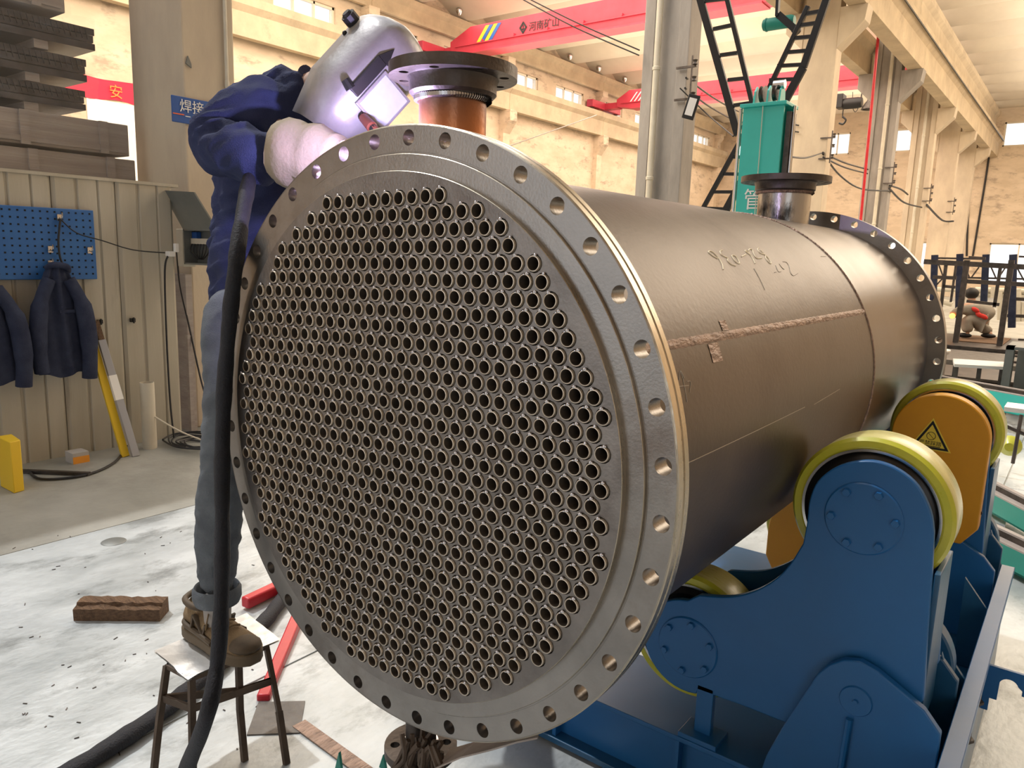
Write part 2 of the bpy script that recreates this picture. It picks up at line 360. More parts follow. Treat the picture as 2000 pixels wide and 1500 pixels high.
# columns and crane runways
COLY = [2.15, 9.85, 17.3, 23.9, 30.3, 36.0, 41.3]
desc = ['nearest cream column beside the grey sheet panel wall, bearing the blue sign', 'tall rough grey concrete column with a cream drainpipe, behind the vessel',
        'pale smooth concrete column right of the teal post, bracket cut off by the top of the picture', 'concrete column with double brackets and a red pipe down its face',
        'double bracket concrete column next behind the one with the red pipe', 'slim far double bracket column, third beyond the teal post', 'farthest double bracket column, close to the end wall']
for i, y in enumerate(COLY):
    dx = -.30 if i == 0 else 0
    t = thing('concrete_column', desc[i], 'column', (-4.52+dx, y+.2, 0), 'columns between the two bays')
    m_ = 'conc_cream' if i in (0, 2, 4, 5, 6) else 'conc'
    b = MB().box((-4.9+dx, y, 0), (-4.15+dx, y+.42, 9.2))
    if i in (1, 3, 4): b = MB().box((-4.9, y+.02, 0), (-4.72, y+.42, 9.2)).box((-4.72, y+.07, 0), (-4.33, y+.36, 9.2)).box((-4.33, y+.02, 0), (-4.15, y+.42, 9.2))
    b.build('shaft', m_, t, smooth=0, bevel=.012)
    if i > 0:
        MB().prism([(-4.15, 6.1), (-3.62, 6.62), (-3.58, 6.95), (-4.15, 6.95)], y-.02, y+.44, 'Y').build('bracket', m_, t, smooth=0, bevel=.01)
        MB().prism([(-4.9, 6.15), (-5.3, 6.55), (-5.3, 6.95), (-4.9, 6.95)], y-.02, y+.44, 'Y').build('bracket', m_, t, smooth=0, bevel=.01)
    if i in (0, 1, 3, 4):
        xp = {0: -4.43, 1: -4.62, 3: -4.42, 4: -4.5}[i]
        yp = y-.05 if i else y+.34; rp = .05 if i else .014
        b = MB().tube([(xp, yp, .0), (xp, yp, 9)], rp, 12)
        for z in (1.2, 2.6, 4.2, 6): b.lathe([(rp, 0), (rp*1.2, .01), (rp*1.2, .05), (rp, .06)], (xp, yp, z), 'Z', 12)
        tag(b.build('drainpipe', 'cream', t), 'cream plastic drainpipe')
    if i in (1, 2, 3, 4, 5):
        z0 = {1: 3.75, 2: 3.75, 3: 3.8, 4: 3.75, 5: 3.7}[i]; b = MB()
        for q in (0, .45): b.bar((-4.3, y-.03, z0+q), (-3.98, y-.03, z0+q), .03)
        b.bar((-4.05, y-.03, z0-.1), (-4.05, y-.03, z0+.6), .025)
        for q in (0, .22, .45): b.lathe([(.0, -.04), (.04, -.03), (.025, 0), (.04, .03), (0, .04)], (-4.0, y-.05, z0+q+.05), 'Z', 8)
        b.build('insulator_bracket', 'darksteel', t)
tag(MB().tube([pt(1717, 55, 0, -4.1), pt(1681, 430, 0, -4.1), (-4.12, 20.9, 0)], .035, 8).build('red_pipe', 'redbar', loc=(-4.1, 20.8, 0)), 'thin red pipe running down in front of the far columns', 'pipe')
def girder(name, label, x0, x1, z0, z1, ya, yb, m='beam', cuts=COLY):
    t = thing(name, label, 'beam', ((x0+x1)/2, ya, z0))
    cs = [c+.2 for c in cuts if ya < c+.2 < yb]; e = [ya]+cs+[yb]
    for a, b in zip(e, e[1:]):
        xm = (x0+x1)/2; h = z1-z0
        pr = [(x0+.12, z0), (x1-.12, z0), (x1-.12, z0+h*.62), (x1, z0+h*.78), (x1, z1), (x0, z1), (x0, z0+h*.78), (x0+.12, z0+h*.62)]
        MB().prism(pr, a+.006, b-.006, 'Y').build('beam_segment', m, t, smooth=0, bevel=.008)
    return t
girder('crane_runway_beam', 'concrete crane runway beam on the right brackets of the column row', -4.12, -3.5, 6.95, 7.95, 9.9, 45)
girder('crane_runway_beam', 'concrete crane runway beam on the left brackets of the column row', -5.5, -4.93, 6.95, 7.9, 9.9, 45)
girder('roof_beam', 'concrete eaves beam above the column row carrying roof slabs', -4.6, -3.75, 8.35, 9.15, 9.9, 45)
LY = [1.9, 8.9, 15.9, 22.9, 29.9, 36.9, 43.6]
girder('crane_runway_beam', 'long concrete crane runway beam along the far left wall', WL+.02, WL+.5, 6.85, 7.85, -2, 44.6, cuts=[c-.05 for c in LY])
girder('roof_beam', 'cream eaves beam along the top of the far left wall', WL+.02, WL+.4, 8.78, 9.42, -2, 44.6, cuts=[LY[2], LY[4]])
for i, y in enumerate(LY):
    t = thing('wall_pilaster', ['cream pilaster hidden behind the crate stack on the far left wall', 'cream pilaster on the far left wall left of the nearest column', 'cream pilaster on the far left wall behind the welder', 'bracketed cream pilaster just right of the front nozzle', 'bracketed cream pilaster left of the tall grey column', 'far cream pilaster right of the grey column', 'last pilaster in the corner of the end wall'][i], 'pilaster', (WL+.1, y, 0))
    MB().box((WL, y, 0), (WL+.22, y+.4, 8.78)).build('shaft', 'wall', t, smooth=0)
    MB().prism([(WL+.22, 6.0), (WL+.55, 6.45), (WL+.55, 6.85), (WL+.22, 6.85)], y-.02, y+.42, 'Y').build('bracket', 'wall', t, smooth=0)
    MB().prism([(WL+.22, 8.3), (WL+.4, 8.55), (WL+.4, 8.78), (WL+.22, 8.78)], y-.02, y+.42, 'Y').build('bracket', 'wall', t, smooth=0)
MB()
rl = thing('crane_rail', 'thin crane rail on top of the right hand runway beam', 'rail', (-3.85, 10, 7.95))
MB().prism([(-3.92, 7.95), (-3.78, 7.95), (-3.83, 7.98), (-3.82, 8.08), (-3.88, 8.08), (-3.87, 7.98)], 10, 45, 'Y').build('rail', 'darksteel', rl)
rl = thing('crane_rail', 'conductor bar along the outer edge of the right hand runway beam', 'rail', (-3.5, 10, 7.7))
MB().bar((-3.46, 10, 7.72), (-3.46, 45, 7.72), .03, .04).build('rail', 'black', rl)
# small flood lamps along the left eaves beam and the right one
for i, (px, py) in enumerate([(885, 30), (1102, 122), (1160, 147), (1210, 168), (1845, 22)]):
    pass
for i in range(7):
    y = 19.4+2.33*i
    tag(MB().lathe([(0, 0), (.05, .02), (.11, .12), (.12, .2), (.05, .26), (0, .27)], (WL+.55, y+.45, 9.42), 'Z', 10).build('eaves_lamp', 'chrome', loc=(WL+.55, y+.45, 9.42)), 'small bright lamp on the far left eaves beam, '+['nearest of the row', 'second of the row', 'third of the row', 'middle of the row', 'fifth of the row', 'sixth of the row', 'farthest of the row'][i], 'lamp')
# ---------------------------------------------------------------- cranes in the far bay
def crane(y, zb, h, w_, m, label, x0, x1, taper, stripes=None, logo=None, loc_txt=None):
    t = thing('overhead_crane', label, 'crane', ((x0+x1)/2, y, zb))
    pr = [(x0+.55, zb+.12), (x0+taper, zb), (x1-taper, zb), (x1-.55, zb+.12), (x1-.55, zb+h*.5), (x1-taper*.9, zb+h), (x0+taper*.9, zb+h), (x0+.55, zb+h*.55)]
    MB().prism(pr, y, y+w_, 'Y').build('main_girder', m, t, smooth=0, bevel=.01)
    b = MB(); b.box((x0+taper, y-.12, zb-.03), (x1-taper, y+w_+.02, zb+.02)); b.box((x0+.8, y-.06, zb+h*.30), (x1-.8, y, zb+h*.34))
    b.build('girder_flange', m, t, smooth=0)
    b = MB()
    for i in range(9): b.box((x0+2+i*1.3, y-.10, zb+h*.34), (x0+2.03+i*1.3, y, zb+h*.42))
    b.build('rib', m, t, smooth=0)
    for xe in (-17.84, -5.2):
        MB().box((xe-.16, y-1.0, 7.97), (xe+.16, y+w_+1.0, 8.28)).build('end_carriage', m, t, smooth=0, bevel=.02)
        MB().box((min(xe, x0+.6) if xe < -10 else x1-.6, y+.05, 8.0), (x0+.6 if xe < -10 else max(xe, x1-.6), y+w_-.05, 8.25)).build('end_joint', m, t, smooth=0)
        for yy in (y-.8, y+w_+.8): MB().lathe([(0, -.06), (.13, -.06), (.13, .06), (0, .06)], (xe, yy, 8.04), 'X', 20).build('wheel', 'darksteel', t)
    return t
c1 = crane(19.2, 7.93, .84, .5, 'red', 'big red overhead crane girder with black lettering and slanted stripes', -17.9, -5.0, 1.6, True)
def slant(t, px, y, z0, h, w_, m, nm='stripe'):
    MB().prism([(px, z0), (px+w_, z0), (px+w_+h*.8, z0+h), (px+h*.8, z0+h)], y-.012, y-.004, 'Y').build(nm, m, t, smooth=0)
for j, (o_, m_) in enumerate([(0, 'yplank'), (.16, 'signblue'), (.34, 'yplank'), (.5, 'signblue')]): slant(c1, -16.2+o_, 19.2, 8.2, .5, .15, m_)
text('lettering', '河南矿山', (-14.05, 19.185, 8.30), (1, 0, 0), (0, 0, 1), .29, 'black', c1, .004)
b = MB()
for r_ in (.17, .13): 
    cx, cz = -14.27, 8.42
    for a, c in (((0, r_), (r_*.8, 0)), ((r_*.8, 0), (0, -r_)), ((0, -r_), (-r_*.8, 0)), ((-r_*.8, 0), (0, r_))): b.bar((cx+a[0], 19.19, cz+a[1]), (cx+c[0], 19.19, cz+c[1]), .02, .03)
b.bar((-14.33, 19.19, 8.38), (-14.21, 19.19, 8.38), .02, .02).bar((-14.27, 19.19, 8.35), (-14.27, 19.19, 8.49), .02, .02)
b.build('logo', 'black', c1)
c2 = crane(30.0, 7.93, .78, .5, 'red', 'second red overhead crane further back with hoist and looping cables', -17.6, -5.1, 1.3, True)
for j in range(3): slant(c2, -16.4+j*.2, 30.0, 8.17, .42, .06, 'white')
h = thing('crane_hoist', 'dark electric hoist hanging under the second red crane', 'hoist', (-7.1, 29.8, 7.3))
MB().box((-7.5, 29.7, 7.15), (-7.25, 30.2, 7.65)).build('trolley', 'black', h, bevel=.02)
MB().lathe([(0, -.35), (.17, -.34), (.2, -.2), (.2, .2), (.17, .34), (0, .35)], (-6.95, 29.9, 7.3), 'X', 20).build('motor', 'black', h)
MB().tube([(-7.25, 29.9, 7.1), (-7.25, 29.9, 6.85)], .02, 6).tube(smoothpath([(-7.25, 29.9, 6.85), (-7.12, 29.9, 6.72), (-7.2, 29.9, 6.58), (-7.35, 29.9, 6.62)]), .035, 8).build('hook', 'black', h)
tag(MB().lathe([(0, .25), (.08, .24), (.09, .1), (.22, -.1), (.28, -.22), (.27, -.22), (0, .05)], (-6.35, 29.9, 7.25), 'Z', 20).tube([(-6.35, 29.9, 7.5), (-6.35, 29.9, 7.72)], .012, 6).build('bell_lamp', 'darksteel', loc=(-6.35, 29.9, 7.1)), 'dark bell shaped lamp hanging below the second crane', 'lamp')
fc = MB()
for j in range(6):
    x = -7.0+j*.32; fc.tube(smoothpath([(x, 30.0, 7.72), (x+.05, 30.0, 7.2), (x+.16, 30.0, 7.0+.05*(j % 2)), (x+.27, 30.0, 7.2), (x+.32, 30.0, 7.72)]), .012, 6)
tag(fc.build('festoon_cable', 'wire', loc=(-6, 30.0, 7.7)), 'black festoon cable hanging in loops below the second crane', 'cable')
# teal/black machinery and the two black ladders between the bays
Z3 = lambda x, y: (1200+x/3.334, y/3.334)
def ladder(label, rails, rungs, Y):
    p0 = pt(*Z3(*rails[0][0]), 1, Y); t = thing('steel_ladder', label, 'ladder', (p0.x, Y, 0))
    for (a, b_, w_) in rails:
        P, Q = pt(*Z3(*a), 1, Y), pt(*Z3(*b_), 1, Y); MB().bar(P, Q, .045, w_, (1, 0, .2)).build('rail', 'black', t, bevel=.003)
    for a, b_ in rungs:
        P, Q = pt(*Z3(*a), 1, Y), pt(*Z3(*b_), 1, Y); MB().bar(P, Q, .035, .035, (0, 0, 1)).build('rung', 'black', t)
    return t
ladder('black steel ladder hanging steeply, left one of the pair above the teal post', [((520, -150), (805, 880), .075), ((700, -150), (905, 700), .045)],
       [((590, 5), (740, -10)), ((645, 190), (762, 165)), ((690, 360), (800, 345)), ((740, 522), (850, 510)), ((778, 687), (890, 670)), ((808, 832), (870, 822))], 7.0)
ladder('black steel ladder slanting down behind the teal post to the vessel', [((1400, -60), (1230, 440), .07), ((1230, 440), (715, 1390), .08), ((1262, 40), (1000, 590), .045), ((1000, 590), (570, 1370), .045)],
       [((1240, 92), (1352, 72)), ((1200, 167), (1318, 150)), ((1158, 250), (1290, 238)), ((1110, 342), (1262, 330)), ((1062, 430), (1238, 420)), ((1010, 522), (1190, 515)), ((760, 1022), (905, 1025)), ((690, 1132), (850, 1135)), ((632, 1250), (790, 1250)), ((580, 1355), (740, 1362))], 7.35)
t = thing('hanging_motor', 'dark teal motor hung from a black bracket at the top of the picture', 'motor', tuple(pt(1530, 40, 1, 7.6)))
a, b_ = pt(1490, 50, 1, 7.6), pt(1552, 40, 1, 7.6); d = (b_-a)
MB().tube([a, a+d*.03, a+d*.1, a+d*.14, a+d*.9, b_], [.04, .058, .06, .065, .065, .05], 18).build('motor_body', 'teal_dk', t)
MB().tube([a+d*.1, a+d*.14], [.07, .07], 18).build('end_ring', 'teal_dk', t)
MB().bar(pt(1522, -40, 1, 7.55), pt(1518, 32, 1, 7.55), .03, .06).bar(pt(1520, 28, 1, 7.55), pt(1556, 60, 1, 7.55), .03, .07).build('bracket', 'black', t)
MB().lathe([(0, -.03), (.045, -.03), (.045, .03), (0, .03)], tuple(pt(1555, 58, 1, 7.55)), 'Y', 16).build('pulley', 'black', t)
# teal post
t = thing('teal_post', 'tall teal steel post with chrome guide rods and white characters', 'post', (-1.55, 6, 0))
xl, xr = -1.73, -1.36
MB().box((xl, 6.0, 0), (xr, 6.03, 2.80)).box((-1.6, 6.03, 0), (-1.56, 6.25, 2.8)).box((-1.48, 6.03, 0), (-1.44, 6.25, 2.8)).box((xl, 6.25, 0), (xr, 6.28, 2.8)).build('post_body', 'teal', t, smooth=0, bevel=.004)
MB().box((xl-.02, 5.96, 2.8), (xr+.03, 6.3, 2.83)).build('top_plate', 'teal', t, smooth=0, bevel=.004)
for x in (xl-.03, xr+.06): MB().tube([(x, 6.02 if x < -1.5 else 6.1, 0), (x, 6.02 if x < -1.5 else 6.1, 2.8)], .016, 12).build('guide_rod', 'chrome', t)
MB().box((xr+.01, 6.05, 0), (xr+.05, 6.2, 2.75)).build('rack_bar', 'darksteel', t, smooth=0)
for x in (-1.66, -1.54, -1.43): MB().prism([(6.05, 2.83), (6.2, 2.83), (6.18, 2.95), (6.12, 3.0), (6.07, 2.95)], x-.008, x+.008, 'X').build('pulley_bracket', 'teal', t, smooth=0)
for x in (-1.60, -1.48): MB().lathe([(0, -.02), (.075, -.02), (.062, 0), (.075, .02), (0, .02)], (x, 6.12, 2.93), 'X', 24).build('pulley', 'darksteel', t)
MB().lathe([(0, -.05), (.04, -.05), (.04, .05), (0, .05)], (-1.46, 6.12, 3.0), 'X', 16).build('chain_guard', 'chrome', t)
MB().tube([(-1.54, 5.97, 2.8), (-1.53, 5.98, 1.5)], .004, 6).build('wire_rope', 'cream', t)
text('lettering', '管', (-1.66, 5.992, 1.915), (1, 0, 0), (0, 0, 1), .20, 'paper', t, .002)
text('lettering', '道', (-1.66, 5.992, 1.70), (1, 0, 0), (0, 0, 1), .20, 'paper', t, .002)
# flood light on the grey column
t = thing('flood_light', 'small black flood light fixed to the grey column', 'lamp', tuple(pt(1350, 207, 1, 9.6)))
c = pt(1350, 209, 1, 9.6); R = Matrix.Rotation(math.radians(16), 3, 'Y') @ Matrix.Rotation(.3, 3, 'Z')
MB().box(c-V((.085, .03, .17)), c+V((.085, .03, .17)), R, c).build('housing', 'black', t, bevel=.01)
MB().box(c-V((.055, .04, .12)), c+V((.055, -.031, .12)), R, c).build('glass', 'lampwhite', t)
MB().bar(c+V((-.06, .05, -.02)), V((-4.1, 9.8, c.z-.05)), .03).build('arm', 'darksteel', t)
# overhead wires
wires = [([(1005, -10, 9.7), (1120, 52, 9.7), (1248, 108, 9.7)], 'upper black wire of the pair running to the grey column'), ([(1018, -10, 9.75), (1130, 46, 9.75), (1249, 98, 9.75)], 'lower black wire of the pair running to the grey column'),
         ([(1340, 152, 9.8), (1400, 195, 13), (1455, 222, 17.2), (1560, 245, 17.2)], 'wire from the grey column passing behind the left ladder'), ([(1338, 172, 9.8), (1395, 214, 13), (1452, 240, 17.2), (1560, 258, 17.2)], 'second wire sagging right of the flood light'),
         ([(1328, 172, 9.7), (1380, 222, 9.7), (1432, 266, 8.0)], 'thick cable from the grey column down to the ladder'), ([(1536, 305, 8), (1575, 308, 12), (1605, 299, 17.2)], 'cable from the teal post to the pale column'),
         ([(1607, 300, 17.2), (1640, 342, 20), (1680, 368, 22), (1735, 373, 23.7)], 'lower sagging wire between the pale column and the red piped column'), ([(1607, 298, 17.2), (1650, 318, 20), (1695, 331, 23.7)], 'upper wire from the pale column to the red piped column'),
         ([(1608, 307, 17.2), (1650, 327, 20), (1694, 339, 23.7)], 'middle wire from the pale column to the red piped column'), ([(1737, 368, 23.7), (1765, 395, 27), (1800, 405, 30.2)], 'wire sagging behind the red piped column'),
         ([(1738, 362, 23.7), (1760, 370, 27), (1773, 380, 30)], 'short wire to the next far column'), ([(1810, 400, 30.2), (1840, 430, 35), (1862, 432, 36)], 'wire between the two farthest columns'),
         ([(1935, 282, 44.97), (1925, 350, 44.97), (1900, 500, 44.97)], 'black wire running down the end wall'), ([(1895, 345, 44.96), (1890, 430, 44.96), (1888, 500, 44.96)], 'dark conduit on the end wall near the farthest column')]
for P, lb in wires:
    pts_ = [pt(a, b_, 1, c_) for a, b_, c_ in P]; r_ = .0035*max(1, sum(p[2] for p in P)/len(P)/3.2)
    tag(MB().tube(smoothpath(pts_, 6), r_, 6).build('overhead_wire', 'wire', loc=tuple(pts_[0])), lb, 'wire')
b = pt(990, 287, 0, -10); 
tag(MB().tube([pt(990, 287, 1, 8), pt(1165, 225, 1, 26)], [.006, .02], 6).build('brace_cable', 'cratewood', loc=tuple(pt(990, 287, 1, 8))), 'thin brown cable slanting across the far left wall', 'cable')
# banner on the far left wall
bp = [pt(167, 149, 0, WL+.04), pt(237, 157, 0, WL+.04), pt(238, 197, 0, WL+.04), pt(170, 186, 0, WL+.04)]
y0, y1 = bp[0].y-.8, bp[1].y+1.2; z0, z1 = (bp[3].z+bp[2].z)/2-.03, (bp[0].z+bp[1].z)/2
t = thing('wall_banner', 'red cloth banner with yellow characters on the far left wall', 'banner', (WL+.02, (y0+y1)/2, z0))
b = MB(); n = 16
vs = []; 
for i in range(n+1):
    y = y0+(y1-y0)*i/n; dd = .02+.02*math.sin(i*1.7)
    vs += [(WL+dd, y, z0+.03*math.sin(i*.9)), (WL+dd, y, z1+.02*math.sin(i*.7))]
b.add(vs, [(2*i, 2*i+2, 2*i+3, 2*i+1) for i in range(n)]); b.build('cloth', 'banner', t)
hh = (z1-z0); text('lettering', '安', (WL+.07, y0+1.3, z0+hh*.2), (0, 1, 0), (0, 0, 1), hh*.7, 'goldtxt', t, .004)
tag(MB().box((WL+.005, y0+.8, z0-2.2), (WL+.015, y0+2.2, z0-.02)).build('wall_poster', 'paper', loc=(WL+.01, y0+1.5, z0-2.2)), 'pale pink blank poster below the red banner', 'poster')
# blue sign on the cream column
t = thing('blue_sign', 'blue sign with white characters on the nearest cream column', 'sign', (-4.44, 2.3, 2.3))
sx = -4.44; a = pt(333, 185, 0, sx); b_ = pt(334, 237, 0, sx)
MB().box((sx, a.y, b_.z), (sx+.012, a.y+.62, a.z)).build('board', 'signblue', t, bevel=.004)
text('lettering', '焊接', (sx+.016, a.y+.055, b_.z+.085), (0, 1, 0), (0, 0, 1), .098, 'paper', t, .001)
MB().box((sx+.012, a.y+.005, b_.z+.055), (sx+.016, a.y+.09, b_.z+.062)).build('stripe', 'orangeline', t, smooth=0)
MB().box((sx+.012, a.y+.10, b_.z+.048), (sx+.0145, a.y+.14, b_.z+.054)).build('small_print', 'paper', t, smooth=0)
tg = pt(366, 120, 0, -4.44)
tag(MB().prism([(tg.y-.012, tg.z-.015), (tg.y+.03, tg.z-.04), (tg.y+.028, tg.z-.01), (tg.y+.005, tg.z+.04)], -4.448, -4.436, 'X').build('paper_scrap', 'greybox', loc=tuple(tg)), 'small grey scrap stuck to the nearest cream column', 'scrap')

# ================================================================ left side: sheet panel wall and what hangs there
t = thing('panel_partition', 'low corrugated grey sheet metal partition at the left', 'partition', (-4.3, 0, 0))
for i, y in enumerate([-1.25, -.85, -.45, -.05, .35, .75, 1.15, 1.55]):
    y1 = y+.395
    pr = [(-4.36, y), (-4.315, y), (-4.30, y+.02), (-4.30, y+.13), (-4.312, y+.14), (-4.312, y+.15), (-4.30, y+.16), (-4.30, y+.27), (-4.312, y+.28), (-4.30, y+.29), (-4.30, y1-.02), (-4.315, y1), (-4.36, y1)]
    MB().prism(pr, .0, 1.825, 'Z').build('panel', 'panel', t, smooth=0)
MB().box((-4.37, -1.1, 1.82), (-4.29, 1.985, 1.84)).build('top_edge', 'panel', t, smooth=0)
for yy in (.5, 1.0, 1.45): pass
# pegboard
t = thing('pegboard', 'blue perforated tool board fixed to the sheet panels', 'pegboard', (-4.27, .9, 1.18))
py0, py1, pz0, pz1 = .35, 1.378, 1.175, 1.622
MB().box((-4.29, py0, pz0), (-4.262, py1, pz1)).build('board', 'peg', t, bevel=.004)
b = MB()
for i in range(24):
    for j in range(10):
        y = py0+.03+i*.042; z = pz0+.03+j*.043; b.box((-4.262, y, z), (-4.2605, y+.011, z+.011))
tag(b.build('hole_pattern', 'hole', t, smooth=0), kind='stuff')
for i, (px, py) in enumerate([(116, 425), (98, 487), (175, 489), (98, 515)]):
    p = pt(px, py, 0, -4.25); h = thing('steel_hook', ['bright steel hook at the top of the blue pegboard', 'bright steel hook low in the middle of the pegboard', 'steel hook near the right edge of the pegboard', 'steel hook under the jacket collar'][i], 'hook', tuple(p), 'hooks on the pegboard')
    MB().box(p-V((.005, .014, .02)), p+V((.004, .014, .02))).build('back_plate', 'chrome', h)
    MB().tube(smoothpath([p, p+V((.03, 0, -.01)), p+V((.045, 0, .01)), p+V((.04, 0, .03))], 4), .004, 6).build('hook_arm', 'chrome', h)
# hanging jackets
def hung_jacket(y, z, w_, h_, label, seed):
    random.seed(seed); t = thing('hanging_jacket', label, 'jacket', (-4.2, y, z-h_), 'navy jackets hanging on the pegboard')
    def sheet(y0, y1, z0, z1, x, amp, n=18, m_=14, shoulder=.0, th=.035, hem=.0):
        vs = []; ph = random.random()*6
        for s_ in (1, -1):
            for j in range(m_+1):
                v = j/m_
                for i in range(n+1):
                    u = i/n; wdt = (y1-y0)*(shoulder+(1-shoulder)*min(1, (1-v)*2.0)**.6) if shoulder else (y1-y0)
                    yc = (y0+y1)/2; yy = yc+(u-.5)*wdt; edge = 1-abs(2*u-1)**4
                    xx = x+s_*(th*edge+.004)+amp*math.sin(u*11+ph+v*2.3)*edge+amp*.6*math.sin(u*23+v*5)
                    vs.append((xx, yy, z0+(z1-z0)*v+hem*math.sin(u*9+ph)*(1-v)))
        N = (n+1)*(m_+1); fs = []
        for s_ in range(2):
            for j in range(m_):
                for i in range(n):
                    a = s_*N+j*(n+1)+i; q = (a, a+1, a+n+2, a+n+1); fs.append(q if s_ == 0 else q[::-1])
        for j in range(m_):
            for i_ in (0, n): a = j*(n+1)+i_; fs.append((a, a+n+1, N+a+n+1, N+a))
        for i in range(n):
            for j_ in (0, m_): a = j_*(n+1)+i; fs.append((a, a+1, N+a+1, N+a))
        return vs, fs
    MB().add(*sheet(y-w_*.42, y+w_*.42, z-h_, z, -4.19, .012, shoulder=.28, hem=.015)).build('body', 'navy', t, smooth=80)
    MB().tube(smoothpath([(-4.16, y+w_*.16, z-.09), (-4.14, y+w_*.36, z-.26), (-4.13, y+w_*.42, z-.5), (-4.14, y+w_*.40, z-h_-.03)], 5), [.04]*5+[.052]*6+[.046]*5, 12).build('sleeve', 'navy', t, smooth=80)
    MB().tube(smoothpath([(-4.17, y-w_*.16, z-.09), (-4.16, y-w_*.36, z-.26), (-4.15, y-w_*.44, z-.5), (-4.16, y-w_*.40, z-h_+.03)], 5), [.04]*5+[.05]*6+[.044]*5, 12).build('sleeve', 'navy', t, smooth=80)
    MB().tube(smoothpath([(-4.2, y-.05, z-.02), (-4.15, y-.03, z+.0), (-4.14, y+.04, z-.01), (-4.2, y+.07, z-.04)], 5), .02, 8).build('collar', 'navy', t, smooth=80)
    MB().box((-4.145, y-.02, z-.30), (-4.135, y+.07, z-.28)).build('pocket_flap', 'navy', t)
    return t
hung_jacket(1.10, 1.27, .34, .70, 'navy work jacket hanging in the middle under the pegboard', 1)
hung_jacket(.68, 1.22, .42, .66, 'navy work jacket cut off by the left edge of the picture', 2)
# leaning boards
t = tag(MB().bar((-4.02, 1.38, 0.0), (-4.24, 1.305, .79), .05, .022, (1, 0, 0)).build('leaning_board', 'yplank', loc=(-4.1, 1.35, 0), bevel=.003), 'yellow board with a white label leaning on the sheet panels', 'board')
p = V((-4.02, 1.38, 0)); q = V((-4.24, 1.305, .79)); 
t2 = thing('leaning_board', 'taller grey board with a raw wood tip beside the yellow one', 'board', (-4.0, 1.43, 0))
p2, q2 = V((-3.98, 1.43, 0)), V((-4.25, 1.345, .90)); d2 = q2-p2
MB().bar(p2, p2+d2*.86, .05, .022, (1, 0, 0)).build('painted_part', 'gplank', t2, bevel=.003)
MB().bar(p2+d2*.86, p2+d2*1.0, .035, .018, (1, 0, 0)).build('wooden_tip', 'wood', t2)
MB().bar(p2+d2*.42, p2+d2*.60, .052, .026, (1, 0, 0)).build('paper_label', 'paper', t2)
tag(MB().lathe([(0, 0), (.047, 0), (.047, .47), (.042, .47), (.042, .02), (0, .02)], (-4.12, 1.60, 0), 'Z', 24).build('cardboard_tube', 'cream', loc=(-4.12, 1.60, 0)), 'cream tube standing on the floor against the sheet panels', 'tube')
t = thing('small_carton', 'small open carton with an orange front on the floor by the panels', 'carton', (-4.13, 1.13, 0))
MB().box((-4.18, 1.07, 0), (-4.07, 1.17, .07)).build('carton_body', 'card', t); MB().box((-4.068, 1.07, 0), (-4.065, 1.17, .045)).build('orange_front', 'cardor', t, smooth=0)
tag(MB().prism([(-3.9, .60), (-3.7, .60), (-3.72, .66), (-3.9, .68)], 0, .30, 'Z').build('yellow_bollard', 'yplank', loc=(-3.8, .63, 0), bevel=.005), 'yellow upright block at the far left edge of the picture', 'block')
# hardware spots on panel
for i, (px, py) in enumerate([(258, 625), (194, 628)]):
    p = pt(px, py, 0, -4.295); tag(MB().box(p-V((.005, .015, .013)), p+V((.02, .015, .013))).box(p+V((.02, -.004, -.02)), p+V((.03, .004, .02))).build('wall_clip', 'black', loc=tuple(p)), ['small black clip screwed to the middle sheet panel', 'small black clip above the leaning boards'][i], 'clip')
# cable + sockets + electrical cabinet on the column
def cable(P, r_, label, m='wire', k_=6, name='cable'):
    return tag(MB().tube(smoothpath(P, k_), r_, 8).build(name, m, loc=tuple(P[0])), label, 'cable')
cable([pt(118, 428, 0, -4.24), pt(150, 455, 0, -4.24), pt(200, 470, 0, -4.24), pt(260, 488, 0, -4.24), pt(325, 494, 0, -4.24)], .004, 'thin black wire from the pegboard hook to the white plug')
cable([pt(118, 428, 0, -4.235), pt(114, 470, 0, -4.235), pt(118, 505, 0, -4.235), pt(130, 528, 0, -4.235)], .007, 'short dark cord hanging down the pegboard')
cable([pt(328, 500, 0, -4.2), pt(322, 530, 0, -4.2), pt(325, 650, 0, -4.2), pt(332, 780, 0, -4.2), pt(340, 855, 0, -4.15)], .007, 'black cord hanging down the sheet panels to the floor')
cable([pt(345, 492, 1, 2.05), pt(352, 560, 1, 2.05), pt(370, 640, 1, 2.05), pt(392, 740, 1, 2.05), pt(410, 800, 1, 2.0)], .007, 'grey cord running from the socket down past the wall')
t = thing('distribution_box', 'grey electrical box with its lid open beside the partition', 'electrical box', (-4.3, 2.1, 1.28))
Y = 2.05; a = pt(357, 447, 1, Y); b_ = pt(425, 520, 1, Y)
x0, x1, z1, z0 = a.x, b_.x, a.z, b_.z-.0
MB().box((x0-.1, Y, z0-.02), (x0-.01, Y+.1, z1+.0)).build('socket_strip', 'cream', t, bevel=.006)
b = MB().box((x0, Y+.1, z0), (x1, Y+.12, z1)).box((x0, Y, z0), (x0+.012, Y+.12, z1)).box((x1-.012, Y, z0), (x1, Y+.12, z1)).box((x0, Y, z0), (x1, Y+.12, z0+.012)).box((x0, Y, z1-.012), (x1, Y+.12, z1)); b.build('box_case', 'greybox', t, smooth=0)
MB().box((x0+.015, Y+.05, z0+.15), (x1-.015, Y+.09, z0+.19)).build('terminal_row', 'cream', t)
MB().box((x0+.015, Y+.06, z1-.07), (x0+.08, Y+.095, z1-.02)).build('breaker', 'signblue', t)
b = MB()
